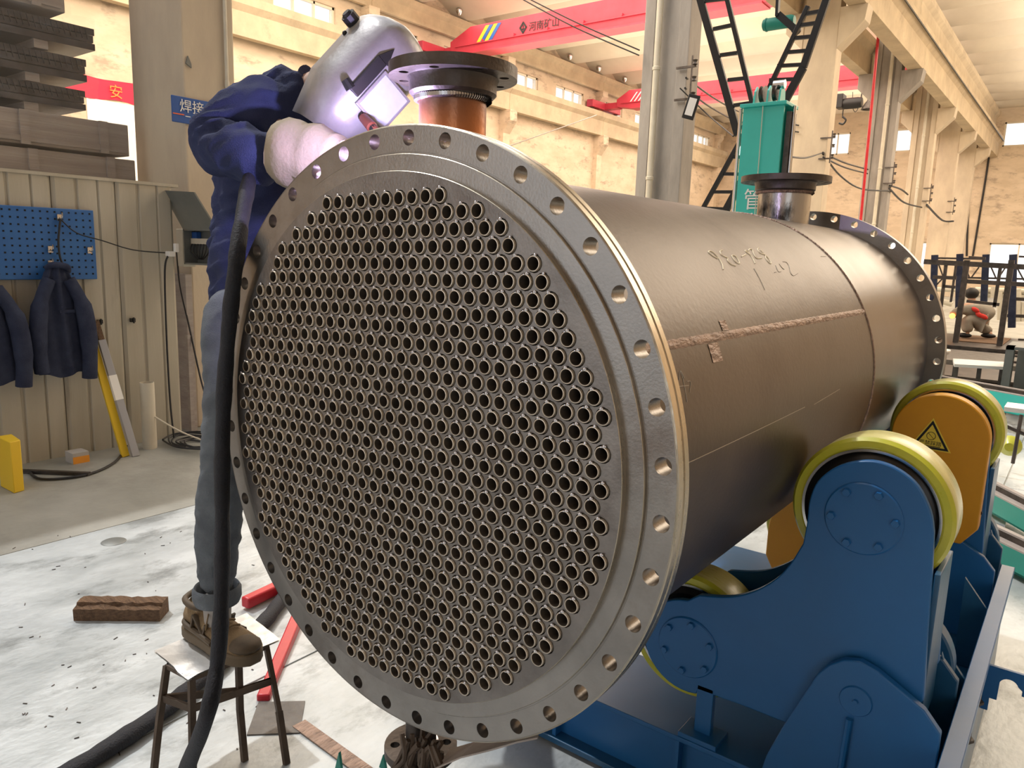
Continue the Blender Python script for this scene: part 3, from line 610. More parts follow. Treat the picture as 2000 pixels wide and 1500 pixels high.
for i in range(7): xx = x0+.03+i*.04; b.tube(smoothpath([(xx, Y+.05, z0+.15), (xx+.01, Y+.03, z0+.09), (x0+.1+i*.012, Y+.05, z0+.04)], 4), .004, 6)
tag(b.build('wiring', 'wire', t), kind='stuff')
lid = [pt(366, 374, 1, Y-.02), pt(425, 378, 1, Y-.02)]
MB().add([(x0-.0, Y, z1), (x1, Y, z1), (x1, Y-.16, lid[1].z), (x0+.02, Y-.16, lid[0].z), (x0, Y+.012, z1), (x1, Y+.012, z1), (x1, Y-.148, lid[1].z), (x0+.02, Y-.148, lid[0].z)], [(0, 1, 2, 3), (4, 7, 6, 5), (0, 4, 5, 1), (1, 5, 6, 2), (2, 6, 7, 3), (3, 7, 4, 0)]).build('lid', 'greybox', t, smooth=0)
p = pt(332, 496, 0, -4.2); 
t = thing('white_plug', 'white plug adapter at the right end of the sheet panels', 'plug', tuple(p))
MB().box(p-V((.03, .02, .018)), p+V((.03, .025, .018))).build('adapter', 'white', t, bevel=.004)
p2_ = pt(344, 484, 0, -4.18); MB().box(p2_-V((.015, .014, .03)), p2_+V((.015, .014, .03))).build('upper_plug', 'white', t, bevel=.004)
# wooden board wall patch right of the panel end
tag(MB().box((-5.0, 2.05, 0), (-4.36, 2.10, 1.2)).build('brown_board', 'cratewood', loc=(-4.7, 2.07, 0)), 'scuffed brown board standing at the foot of the cream column', 'board')
tag(MB().box((-4.34, 2.02, 0), (-4.31, 2.05, .75)).build('timber_post', 'cratewood', loc=(-4.3, 2.05, 0)), 'narrow tan timber post behind the welder', 'post')
b = MB()
for i in range(6):
    a0 = random.random()*6; rr = .12+.04*i; b.tube(smoothpath([(-3.95+rr*1.0*math.cos(a0+q*.9), 1.86+rr*.6*math.sin(a0+q*.9), .01+.006*(q % 3)+.004*i) for q in range(8)]), .006, 8)
tag(b.build('cable_tangle', 'wire', loc=(-3.95, 1.86, 0)), 'tangle of dark cables on the floor by the end of the partition', 'cables', kind='stuff')
cable([(-4.25, 1.5, .01), (-3.9, 1.25, .01), (-3.75, 1.0, .01), (-3.85, .8, .01), (-4.1, .82, .01)], .008, 'dark cable looping on the floor around the carton')
cable([(-4.1, 1.6, .25), (-4.0, 1.75, .12), (-3.95, 1.9, .03)], .006, 'cream cord hanging from behind the tube', 'cream')
tag(MB().bar((-4.1, .78, .012), (-3.75, 1.03, .012), .03, .02).build('steel_strip', 'darksteel', loc=(-3.9, .9, 0)), 'dark flat steel strip lying on the floor by the carton', 'strip')

# crates stacked behind the partition, wrapped in film
def corr(y0, y1, z0, z1, x0, x1, label, m='grating', nm='grating_bundle'):
    t = thing(nm, label, 'bundle', ((x0+x1)/2, y0, z0))
    n = max(2, int((z1-z0)/.045))
    for i in range(n):
        za = z0+(z1-z0)*i/n; MB().box((x0, y0, za), (x1, y1-.01*(i % 2), za+(z1-z0)/n*.88)).build('sheet', m, t, smooth=0)
    k_ = 0; b = MB(); y = y0
    while y < y1-.03: b.bar((x1+.002, y, z1-.008), (x1+.002, y+.018, z0+(z1-z0)*.45), .008, .006); y += .038
    tag(b.build('tooth_row', m, t, smooth=0), kind='stuff')
    return t
XA, XB = -5.9, -5.0
L_ = [('crate', 1.84, 2.045, 2.04, 'lowest long grey crate behind the partition'), ('crate', 2.07, 2.30, 2.00, 'second grey crate wrapped in shiny film'),
      ('corr', 2.36, 2.50, 1.70, 'dark sheet bundle resting directly on the grey crates'), ('corr', 2.56, 2.72, 1.72, 'second dark ribbed bundle from the bottom'),
      ('corr', 2.79, 2.945, 1.79, 'upper dark ribbed bundle with a square end'), ('crate', 3.0, 3.13, 1.60, 'topmost wrapped crate at the upper left corner'), ('corr', 3.2, 3.34, 1.62, 'ribbed bundle above the picture edge')]
for kind, z0, z1, ye, lb in L_:
    if kind == 'crate':
        t = thing('wrapped_crate', lb, 'crate', (-5.4, .5, z0))
        MB().box((XA, -1.2, z0), (XB, ye, z1)).build('crate_body', 'cratewood', t, bevel=.006)
        MB().box((XB, -1.2, z0+.02), (XB+.015, ye-.03, z0+.06)).build('batten', 'cratewood', t, smooth=0)
        for yy in (ye-.22, ye-.75, ye-1.3): MB().box((XB, yy, z0), (XB+.02, yy+.06, z1)).build('upright_batten', 'cratewood', t, smooth=0)
    else:
        corr(-1.2, ye, z0, z1, XA, XB, lb)
        yy = ye-.4; tag(MB().box((XA, yy, z0-.058), (XB-.02, yy+.09, z0)).build('spacer_block', 'cratewood', loc=(-5.4, yy, z0-.058), smooth=0), 'wooden spacer under the '+lb, 'block')
t = None
for lb, z0, z1, ye in (('crinkled clear stretch film around the lower crates', 1.84, 2.35, 2.02), ('crinkled clear stretch film around the dark ribbed bundles', 2.35, 3.0, 1.78), ('crinkled clear stretch film around the top crate', 3.0, 3.5, 1.62)):
    b = MB(); n, m_ = 60, 12; vs = []
    for j in range(m_+1):
        for i in range(n+1):
            y = -1.2+(ye+1.2)*i/n; z = z0+(z1-z0)*j/m_
            vs.append((XB+.035+.012*math.sin(y*9+z*31)+.010*math.sin(y*23-z*40+1), y, z+.01*math.sin(y*7)))
    b.add(vs, [(j*(n+1)+i, j*(n+1)+i+1, (j+1)*(n+1)+i+1, (j+1)*(n+1)+i) for j in range(m_) for i in range(n)])
    tag(b.build('stretch_film', 'film', loc=(XB, .5, z0), smooth=80), lb, 'film')
for yy, ll_ in ((-1.0, 'left end'), (.4, 'middle'), (1.6, 'right end')): tag(MB().box((-5.9, yy, 0), (-5.75, yy+.12, 1.84)).box((-5.2, yy, 0), (-5.05, yy+.12, 1.84)).box((-5.9, yy, 1.74), (-5.05, yy+.12, 1.84)).build('storage_rack_frame', 'darksteel', loc=(-5.5, yy, 0)), 'steel trestle behind the partition under the %s of the crates' % ll_, 'trestle')

# ================================================================ the vessel
hx = thing('heat_exchanger', 'large steel heat exchanger shell lying on the rollers, tube ends facing forward', 'heat exchanger', (0, 0, AX))
RB, RO = .55, .5735
tilt0 = .0458
NB = 40
def bolts(off, r_=.0138, n=20): return [circle(RB*math.cos(PI/2-off-2*PI*k_/NB), AX+RB*math.sin(PI/2-off-2*PI*k_/NB), r_, n) for k_ in range(NB)]
N_ = 160
def annulus(r_out, r_in, y0, y1, off):
    return MB().plate(circle(0, AX, r_out, N_), [circle(0, AX, r_in, N_)]+bolts(off), y0, y1)
fl = annulus(RO-.002, .508, 0, .038, tilt0*0+.0458+0).build('bolting_flange', 'flange', hx, smooth=25)
rim = MB().lathe([(RO-.003, -.0004), (RO, .002), (RO, .016), (RO-.0015, .018), (RO-.0015, .021), (RO, .023), (RO, .036), (RO-.003, .0384)], (0, 0, AX), 'Y', 192).build('flange_rim', 'rim', hx, smooth=30)
tag(rim, 'bright turned rim of the flange')
# raised faces
MB().lathe([(.5225, .002), (.5225, -.0055), (.5215, -.0065)], (0, 0, AX), 'Y', 192).lathe([(.4925, -.006), (.4925, -.0175), (.4915, -.0185)], (0, 0, AX), 'Y', 192).build('step_edge', 'rim', hx, smooth=30)
MB().plate(circle(0, AX, .5216, N_), [circle(0, AX, .4924, N_)], -.0065, .004).build('gasket_face', 'flange', hx, smooth=25)
MB().lathe([(.5262, -.0002), (.5245, .0015), (.5226, .0015), (.5226, -.0002)], (0, 0, AX), 'Y', 192).build('groove', 'hole', hx, smooth=30)
# tube lattice
th = math.atan(.0328); cs, sn = math.cos(th), math.sin(th); sites = []
for j in range(0, 33):
    tt = .8069-.05103*j
    for i in range(-40, 20):
        s_ = .2462+.0587*i+(.02935 if j % 2 else 0)
        x, z = s_*cs-tt*sn, s_*sn+tt*cs
        if j in (0, 32) and not -.33 < x < .235 and j == 0: continue
        if math.hypot(x, z) < .862: sites.append((x*.55, AX+z*.55))
TR = .0126
holes = [circle(x, z, .0147, 14, .2) for x, z in sites]
MB().plate(circle(0, AX, .4916, N_), holes, -.0185, .01, depth=.04).build('tube_sheet', 'sheet', hx, smooth=25)
# the dark backing lies behind the tube mouths: open tubes reach through it
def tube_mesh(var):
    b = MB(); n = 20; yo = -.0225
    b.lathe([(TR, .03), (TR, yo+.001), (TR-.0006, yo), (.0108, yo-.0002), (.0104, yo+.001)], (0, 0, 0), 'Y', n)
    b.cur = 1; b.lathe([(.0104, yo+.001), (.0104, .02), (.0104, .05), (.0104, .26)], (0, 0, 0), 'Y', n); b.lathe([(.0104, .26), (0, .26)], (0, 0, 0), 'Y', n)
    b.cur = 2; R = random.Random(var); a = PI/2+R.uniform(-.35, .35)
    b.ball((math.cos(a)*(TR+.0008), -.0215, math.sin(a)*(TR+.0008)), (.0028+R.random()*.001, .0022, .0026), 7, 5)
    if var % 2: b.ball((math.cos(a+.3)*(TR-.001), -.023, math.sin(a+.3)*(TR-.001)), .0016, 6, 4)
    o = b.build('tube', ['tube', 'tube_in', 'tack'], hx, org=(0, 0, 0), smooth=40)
    return o
protos = [tube_mesh(v) for v in range(6)]
sites.sort(key=lambda p: (p[0]-CAM.x)**2+(p[1]-CAM.z)**2*.4)
rest = MB()
org = V((0, 0, AX))
for i, (x, z) in enumerate(sites):
    pr = protos[i % 6]
    if i < 300:
        o = pr if i < 6 else pr.copy()
        if i >= 6: scn.collection.objects.link(o)
        o.parent = hx; o.location = (x, 0, z-AX); o.rotation_euler = (0, 0, 0)
    else:
        me = pr.data; off = V((x, 0, z))
        o0 = len(rest.v); rest.v += [tuple(v.co+off) for v in me.vertices]
        for p in me.polygons: rest.f.append(tuple(o0+q for q in p.vertices)); rest.mi.append(p.material_index)
ro = rest.build('tube_field', ['tube', 'tube_in', 'tack'], hx, smooth=40); ro['kind'] = 'stuff'
# shell
SR = .512
ang = math.radians(25.0)
MB().lathe([(SR, .038), (SR, 1.5)], (0, 0, AX), 'Y', 160).build('shell', 'shell', hx, smooth=40)
MB().lathe([(SR, 1.5), (SR, 2.44)], (0, 0, AX), 'Y', 160).build('shell', mat('shell_rear', (.125, .105, .09), .33, .65, (.20, .17, .148), 2.6, .04, 90, (1, 3, 1), (.3, .7)), hx, smooth=40)
b = MB(); nn = 200
for k_ in range(nn):          # girth weld: overlapping ripples
    a = 2*PI*k_/nn; a2 = 2*PI*(k_+1)/nn
    b.tube([(SR*math.cos(a), 1.5, AX+SR*math.sin(a)), (SR*math.cos(a2), 1.5, AX+SR*math.sin(a2))], [.0045, .0036], 6, False)
b.build('girth_weld', 'bead', hx, smooth=60)
b = MB(); vs = []; nu, nv = 10, 480
for i in range(nv+1):
    y = .036+1.464*i/nv
    for j in range(nu+1):
        u = 2*j/nu-1; ph = (y/.0075+.35*u*u) % 1.0; r_ = SR-.0008+(.0042*(1-u*u))*(.72+.28*ph); aa = ang+u*.0098/SR*(1+.06*math.sin(y*180)); vs.append((r_*math.cos(aa), y, AX+r_*math.sin(aa)))
b.add(vs, [(i*(nu+1)+j, i*(nu+1)+j+1, (i+1)*(nu+1)+j+1, (i+1)*(nu+1)+j) for i in range(nv) for j in range(nu)])
b.build('seam_weld', 'bead', hx, smooth=60)
b = MB().tube([(SR*math.cos(a), 0.041, AX+SR*math.sin(a)) for a in [2*PI*k_/120 for k_ in range(121)]], .006, 6).build('flange_weld', 'bead', hx, smooth=60)
rf = MB().plate(circle(0, AX, RO, N_), [circle(0, AX, .49, N_)]+bolts(.0294), 2.434, 2.48).build('rear_flange', 'flange', hx, smooth=25, )
# shell interior end disc
MB().lathe([(.0, .0), (.505, .0)], (0, 2.47, AX), 'Y', 64).build('end_cover', 'hole', hx, smooth=0)
# chalk numbers drawn on the shell
def strokes(name, S, r_, m_, parent):
    b = MB()
    for s_ in S:
        P = [cyl(1360+x/7.692, 440+y/7.692, SR+.0004) for x, y in s_]; P = smoothpath(P, 4); b.tube(P, r_, 5)
    return b.build(name, m_, parent, smooth=60)
strokes('chalk_number', [[(318, 500), (240, 455), (185, 405), (205, 385), (260, 415), (330, 490), (385, 580), (405, 665)],
    [(388, 375), (355, 395), (385, 450), (465, 490), (470, 530), (520, 585), (590, 608)], [(545, 450), (535, 465), (590, 550), (645, 577), (640, 540), (585, 465), (545, 450)],
    [(680, 473), (745, 437)], [(800, 440), (745, 400), (735, 378), (770, 400), (840, 490), (882, 575)], [(780, 385), (800, 360), (835, 368), (860, 430), (905, 495), (980, 493)],
    [(935, 342), (920, 365), (960, 420), (1030, 445), (1045, 500), (1100, 570), (1125, 563), (1085, 500), (1030, 445), (965, 375)]], .0016, 'chalk', hx)
strokes('faint_chalk', [[(1170, 710), (1205, 700)], [(1190, 600), (1215, 660), (1240, 700), (1275, 695)], [(1245, 580), (1290, 640), (1320, 662)], [(1300, 548), (1350, 555), (1390, 610), (1415, 710), (1460, 757), (1525, 722)],
    [(865, 650), (940, 780), (1030, 970)], [(1870, 468), (1945, 468)]], .0007, 'chalk2', hx)
def px_strokes(name, S, r_, m_):
    b = MB()
    for s_ in S: b.tube(smoothpath([cyl(x, y, SR+.0003) for x, y in s_], 4), r_, 5)
    return b.build(name, m_, hx, smooth=60)
px_strokes('chalk_line', [[(1342, 905), (1400, 878), (1480, 840), (1572, 795)], [(1590, 790), (1640, 760)]], .0007, 'chalk2')
px_strokes('chalk_arrow', [[(1342, 785), (1335, 745), (1329, 724)], [(1326, 742), (1329, 724), (1337, 739)], [(1324, 755), (1345, 753)], [(1342, 745), (1349, 746), (1347, 766)]], .0007, 'chalk2')
# tape patches
for i, (px, py, w_, h_) in enumerate([(1388, 690, .045, .035), (1408, 636, .03, .02)]):
    p = cyl(px, py, SR+.0008); a = math.atan2(p.z-AX, p.x); b = MB(); vs = []
    for q in range(5):
        aa = a+(q-2)*h_/SR/4
        for yy in (0, 1): vs.append(((SR+.001)*math.cos(aa), p.y+yy*w_, AX+(SR+.001)*math.sin(aa)))
    b.add(vs, [(2*q, 2*q+1, 2*q+3, 2*q+2) for q in range(4)]); b.build('rust_patch', 'bead', hx)
# nozzles
def nozzle(cx, cy, zf, rf_, rn, hub, mN, lab, nholes=12):
    nz = MB().lathe([(rn, -(zf-1.53)), (rn, 0), (rn-.012, 0), (rn-.012, -(zf-1.53))], (cx, cy, zf), 'Z', 64, closed=True).build('nozzle', mN, hx); tag(nz, lab)
    nz['_o'] = hx['_o']
    T = .022; b = MB(); n = 72
    outer = [(cx+rf_*math.cos(a), cy+rf_*math.sin(a)) for a in [2*PI*k_/n for k_ in range(n)]]
    hs = [[(cx+rn-.012 if False else cx+(rn-.012)*math.cos(a), cy+(rn-.012)*math.sin(a)) for a in [2*PI*k_/48 for k_ in range(48)]]]
    for k_ in range(nholes):
        a = 2*PI*(k_+.5)/nholes; rb = rf_-.022; hs.append([(cx+rb*math.cos(a)+.0095*math.cos(q*PI/7), cy+rb*math.sin(a)+.0095*math.sin(q*PI/7)) for q in range(14)])
    b.plate(outer, hs, 0, T)
    b.v = [(x, y, zf-T+h_) for x, h_, y in b.v]
    b.build('nozzle_flange', 'darksteel', nz, smooth=30, bevel=0)
    MB().lathe([(rn, -T-.034), (hub-.006, -T-.034), (hub, -T-.028), (hub, -T-.008), (hub+.004, -T)], (cx, cy, zf), 'Z', 64).build('flange_hub', 'darksteel', nz)
    b = MB()
    for k_ in range(90): a = 2*PI*k_/90; a2 = a+2*PI/90; b.tube([(cx+(rn+.004)*math.cos(a), cy+(rn+.004)*math.sin(a), zf-T-.038), (cx+(rn+.004)*math.cos(a2), cy+(rn+.004)*math.sin(a2), zf-T-.038)], [.0075, .006], 6, False)
    b.build('ring_weld', 'tack' if rn < .08 else 'bead', nz)
    return nz
nz1 = nozzle(-.044, .19, 1.790, .126, .0665, .086, 'nozzle_glow', 'front nozzle neck, dark with an orange glow painted into its colour', 8)
nz2 = nozzle(-.012, 2.12, 1.765, .170, .100, .114, 'nozzle2', 'rear nozzle neck with bright scrape marks', 16)
# lower drain nozzle with burnt wrapping
c = pt(822, 1452, 1, .19)
dn = MB().lathe([(.036, -.02), (.036, .34)], (c.x, .19, c.z), 'Z', 32).build('drain_nozzle', 'darksteel', hx); dn['_o'] = hx['_o']
b = MB(); outer = [(c.x+.085*math.cos(2*PI*k_/40), .19+.085*math.sin(2*PI*k_/40)) for k_ in range(40)]
b.plate(outer, [[(c.x+.06*math.cos(2*PI*(k_+.5)/4)+.011*math.cos(q*PI/6), .19+.06*math.sin(2*PI*(k_+.5)/4)+.011*math.sin(q*PI/6)) for q in range(12)] for k_ in range(4)], 0, .02)
b.v = [(x, y, c.z-.02+h_) for x, h_, y in b.v]; b.build('drain_flange', 'darksteel', dn, smooth=30)
MB().tube([(c.x+.037*math.cos(2*PI*k_/24), .19+.037*math.sin(2*PI*k_/24), c.z+.004) for k_ in range(25)], .006, 6).build('ring_weld', 'tack', dn)
t = thing('burnt_rag', 'charred rag bundle tied under the front flange beside the small drain nozzle', 'rag', (c.x+.08, .12, c.z-.02)); b = MB(); R = random.Random(4)
for i in range(26):
    x = c.x+.02+R.random()*.10; y = .10+R.random()*.05; z = c.z+.09-R.random()*.04
    b.tube(smoothpath([(x, y, z), (x+R.uniform(-.03, .04), y-.01, z-.05), (x+R.uniform(-.05, .05), y-.015, z-.11), (x+R.uniform(-.06, .07), y, z-.16-R.random()*.04)], 3), [.006]*3+[.005]*3+[.003]*3+[.001], 5)
b.build('strands', 'rustleg', t)['kind'] = 'stuff'
# thin curved guide plate under the flange
P = [pt(x, y, 1, .09) for x, y in ((850, 1500), (900, 1478), (960, 1463), (1010, 1448), (1050, 1440))]
Q = [pt(x, y, 1, .20) for x, y in ((880, 1462), (930, 1448), (980, 1442), (1020, 1436), (1052, 1434))]
b = MB(); vs = []
for a, c_ in zip(P, Q): vs += [a, c_, a-V((0, 0, .004)), c_-V((0, 0, .004))]
fs = []
for i in range(4): o = 4*i; fs += [(o, o+4, o+5, o+1), (o+2, o+3, o+7, o+6), (o, o+2, o+6, o+4), (o+1, o+5, o+7, o+3)]
fs += [(0, 1, 3, 2), (16, 18, 19, 17)]
tag(b.add(vs, fs).build('curved_steel_strip', 'cratewood', loc=tuple(P[0]), smooth=0), 'tan bent strip of steel sticking out below the front flange', 'strip')

# ================================================================ blue roller stands
def rotator(dy, label, guard):
    t = thing('roller_stand', label, 'roller stand', (.5, .8+dy, 0))
    Y0 = .775+dy
    def P2(px, py): p = pt(px, py, 1, .775); return (p.x, p.z)
    D1 = (.668, .883); D2 = (.286, .437)
    right = [P2(*q) for q in ((1568, 1062), (1576, 1020), (1581, 977), (1597, 940), (1630, 914), (1671, 902), (1713, 902), (1756, 919), (1793, 951), (1817, 999), (1824, 1041), (1820, 1126), (1812, 1233), (1804, 1369))]
    bot = [P2(*q) for q in ((1690, 1440), (1532, 1411), (1441, 1375), (1364, 1348))]
    lobe = arc(D2, .126, 285, 95, 20)
    top = [P2(*q) for q in ((1366, 1163), (1404, 1166), (1441, 1164), (1484, 1150), (1521, 1126), (1548, 1095))]
    def sm(L): q = smoothpath([(a, 0, c_) for a, c_ in L], 4); return [(v.x, v.z) for v in q]
    ol = sm(right[:11])+right[11:]+bot+lobe+sm(top)
    MB().prism(ol, Y0, Y0+.02, 'Y').build('front_side_plate', 'blue', t, bevel=.003)
    MB().prism(ol, Y0+.20, Y0+.22, 'Y').build('rear_side_plate', 'blue', t, bevel=.003)
    for (cx, cz), off in ((D1, .1), (D2, .4)):
        wx = cx-(.022 if cz < .6 else 0)
        cp = MB().lathe([(0, -.005), (.079, -.005), (.082, -.002), (.082, .003)], (cx, Y0, cz), 'Y', 48).build('bearing_cover', 'blue', t)
        for k_ in range(6):
            a = 2*PI*k_/6+off; MB().lathe([(0, -.013), (.0085, -.013), (.0095, -.011), (.0095, -.004)], (cx+.066*math.cos(a), Y0, cz+.066*math.sin(a)), 'Y', 6).build('bolt', 'blue', cp)
        wh = MB().lathe([(.150, -.0), (.166, .002), (.1715, .010), (.1715, .108), (.166, .116), (.150, .118)], (wx, Y0+.055, cz), 'Y', 96).build('wheel', 'tread', t, smooth=40)
        MB().lathe([(.146, .001), (.151, -.002), (.165, -.001), (.172, .010)], (wx, Y0+.054, cz), 'Y', 96).build('tyre_side', 'yel', wh)
        MB().lathe([(.141, .0), (.141, -.004), (.147, -.004), (.147, .0)], (wx, Y0+.054, cz), 'Y', 96).build('steel_ring', 'chrome', wh)
        MB().lathe([(.141, -.002), (.137, .006), (.120, -.004), (.11, -.002), (0, -.002)], (wx, Y0+.054, cz), 'Y', 96).build('wheel_disc', 'rubber', wh)
        MB().lathe([(0, -.02), (.03, -.02), (.03, .13), (0, .13)], (cx, Y0+.05, cz), 'Y', 24).build('axle', 'darksteel', wh)
    if guard:
        for (cx, cz), zb in ((D1, .60), (D2, .33)):
            g = MB().prism(arc((cx, cz), .143, 0, 180, 28)+[(cx-.143, zb), (cx-.11, zb-.06), (cx+.10, zb-.06), (cx+.143, zb-.0)], Y0-.065, Y0-.004, 'Y').build('wheel_guard', 'orange', t, bevel=.004)
            MB().lathe([(0, -.006), (.007, -.006), (.007, 0)], (cx+.14, Y0-.03, zb+.05), 'Y', 10).build('screw', 'darksteel', g)
    # swivel plate in front and its twin behind
    sv = [P2(*q) for q in ((1500, 1462), (1532, 1405), (1596, 1308), (1620, 1287), (1649, 1277), (1681, 1280), (1713, 1298), (1804, 1374), (1860, 1429))]
    sv = [(min(.872, x+.006), z) for x, z in sv]; sv += [(sv[-1][0]+.0, .10), (sv[0][0]-.03, .10)]
    MB().prism(sv, Y0-.03, Y0-.008, 'Y').build('swivel_plate', 'blue', t, bevel=.003)
    MB().prism(sv, Y0+.23, Y0+.252, 'Y').build('swivel_plate', 'blue_dk', t, bevel=.003)
    pc = pt(1671.5, 1369, 1, .745); cp = MB().lathe([(0, -.005), (.033, -.005), (.035, -.002), (.035, .001)], (pc.x, Y0-.03, pc.z), 'Y', 36).build('pivot_cover', 'blue', t)
    MB().lathe([(0, -.010), (.006, -.010), (.006, -.004)], (pc.x, Y0-.03, pc.z), 'Y', 6).build('bolt', 'blue', cp)
    MB().lathe([(0, 0), (.024, 0), (.024, .3), (0, .3)], (pc.x, Y0-.03, pc.z), 'Y', 20).build('pivot_pin', 'darksteel', t)
    MB().tube([(pc.x-.008, Y0-.036, pc.z-.045), (pc.x-.020, Y0-.038, .09)], .0075, 8).build('rib', 'blue', t)
    # box behind, gussets and the column flange at the right edge
    MB().box((.795, Y0+.0, .10), (.815, Y0+.22, .62)).build('end_plate', 'blue_dk', t, bevel=.002) if False else None
    MB().prism([(.80, .52), (.80, .70), (.812, .72), (.812, .52)], Y0, Y0+.2, 'Y')
    xr_ = P2(1812, 1233)[0]
    MB().box((xr_-.004, Y0+.02, .42), (xr_+.008, Y0+.20, P2(1820, 1126)[1])).build('end_plate', 'blue_dk', t, bevel=.002)
    MB().prism([(xr_+.008, .12), (.875, .12), (.875, .40), (xr_+.01, .52)], Y0+.235, Y0+.25, 'Y').build('gusset', 'blue_dk', t, bevel=.002)
    MB().lathe([(0, 0), (.15, 0), (.155, .006), (.155, .05), (.15, .056), (.13, .056), (.13, .07), (0, .07)], (.70, Y0+.30, .44), 'Y', 64).build('drive_housing', 'blue_dk', t)
    # base beam across (I section) with stiffeners
    x0, x1, zt = -.75, .875, .20
    ya, yb = Y0-.035, Y0+.27
    MB().box((x0, ya, zt-.014), (x1, yb, zt)).build('beam_top_flange', 'blue', t, bevel=.002)
    MB().box((x0, ya+.03, .03), (x1, ya+.042, zt-.014)).build('beam_web', 'blue', t, bevel=.001)
    MB().box((x0, yb-.042, .03), (x1, yb-.03, zt-.014)).build('beam_web', 'blue', t, bevel=.001)
    MB().box((x0, ya-.01, .012), (x1, yb+.01, .03)).build('beam_foot', 'blue_dk', t, bevel=.002)
    for x in (-.5, -.1, .285, .52, .8): MB().box((x, ya+.001, .03), (x+.012, ya+.03, zt-.014)).build('stiffener', 'blue', t, smooth=0)
    a = P2(1393, 1360); 
    MB().box((a[0]-.045, Y0+.0, zt+.012), (a[0]+.0, Y0+.02, .345)).build('stop_arm', 'blue', t, bevel=.002)
    MB().box((a[0]-.075, ya+.002, zt), (a[0]+.03, Y0+.05, zt+.014)).build('stop_pad', 'blue', t, bevel=.002)
    return t
r1 = rotator(0, 'front blue roller stand with two yellow tyred wheels under the vessel', False)
r2 = rotator(1.10, 'rear blue roller stand with orange wheel guards and a warning triangle', True)
# long side rail of the base
t = thing('base_rail', 'long blue side rail joining the two roller stands at the right', 'rail', (.93, .7, 0))
ex = .89
MB().box((ex, -.2, .02), (ex+.012, 2.05, .40)).build('web', 'blue_dk', t, bevel=.002)
MB().box((ex-.012, -.2, .40), (ex+.028, 2.05, .425)).build('top_flange', 'blue', t, bevel=.002)
MB().box((ex-.16, .55, .20), (ex, 2.35, .214)).build('deck_plate', 'blue_dk', t, bevel=.002)
for y in (1.12, 1.62): MB().prism([(ex-.08, .215), (ex, .215), (ex, .40), (ex-.08, .50)], y, y+.012, 'Y').build('gusset', 'blue_dk', t, smooth=0)
for i, (x, y) in enumerate(((.885, 1.20), (.885, 1.42), (.885, 1.55))):
    MB().lathe([(0, .03), (.018, .03), (.02, .026), (.02, .008), (.028, .008), (.028, 0)], (x, y, .214), 'Z', 6).build('hex_bolt', 'darksteel', t)
for i, y in enumerate((.80, 1.5)):
    pr = [(ex+.012, .30), (ex+.16, .30), (ex+.16, .25), (ex+.135, .25), (ex+.135, .235), (ex+.105, .235), (ex+.105, .25)]+arc((ex+.072, .25), .024, 20, 160, 8)+[(ex+.048, .20), (ex+.03, .20), (ex+.03, .16), (ex+.012, .16)]
    MB().prism(pr, y, y+.012, 'Y').build('hook_plate', 'blue', t, bevel=.001)
# warning triangle on the rear guard
t = r2; cx, cz = .668, .883; yq = .775+1.10-.065
c = pt(1818, 858, 1, yq)
def tri(r_, y0, y1, m_, nm): MB().prism([(c.x+r_*math.cos(math.radians(a)), c.z+r_*math.sin(math.radians(a))) for a in (90, 210, 330)], y0, y1, 'Y').build(nm, m_, t, smooth=0)
tri(.072, yq-.0012, yq, 'signyel', 'warning_sign'); tri(.064, yq-.0018, yq-.0005, 'black', 'warning_border'); tri(.050, yq-.0024, yq-.001, 'signyel', 'warning_field')
b = MB().tube([(c.x+.013*math.cos(2*PI*k_/20), yq-.0026, c.z+.012+.013*math.sin(2*PI*k_/20)) for k_ in range(21)], .001, 5).bar((c.x-.009, yq-.0026, c.z+.021), (c.x+.009, yq-.0026, c.z+.003), .002, .001)
b.build('warning_symbol', 'black', t)
text('lettering', '严禁踩踏', (c.x, yq-.0026, c.z-.018), (1, 0, 0), (0, 0, 1), .0165, 'black', t, .0003, 'CENTER')
MB().box((c.x-.026, yq-.0028, c.z-.024), (c.x+.03, yq-.0022, c.z-.0215)).build('warning_rule', 'black', t, smooth=0)

# near part of the hall behind the camera: side wall, end wall with added openings, roof left partly open for light
struct(MB().box((9, -6, 0), (9.3, 46, 11)).build('wall_right', 'wall', smooth=0))
wall_holes('wall_front', 'Y', -6.3, -6, WL-.3, 9.3, 11, [(-5.2, -1.4, 0, 5), (4.2, 8.0, 0, 4.5)])  # unseen openings added to give the flange face a bright reflection
struct(MB().box((WL-.3, -6.3, 9.9), (-9.4, 7.67, 10.1)).build('ceiling', 'roof', smooth=0))  # unseen roof, edge set back so sun reaches the floor plates
struct(MB().box((-.8, -6.3, 9.9), (9.3, 8.0, 10.1)).build('ceiling', 'roof', smooth=0))  # gap beside this roof piece is added to let daylight in
struct(MB().box((WL-.3, -6.3, -.2), (9.3, -4, -.004)).build('floor', 'floor', smooth=0))
struct(MB().box((WL-.3, -6, 0), (WL, -4, 10.6)).build('wall_left', 'wall', smooth=0))

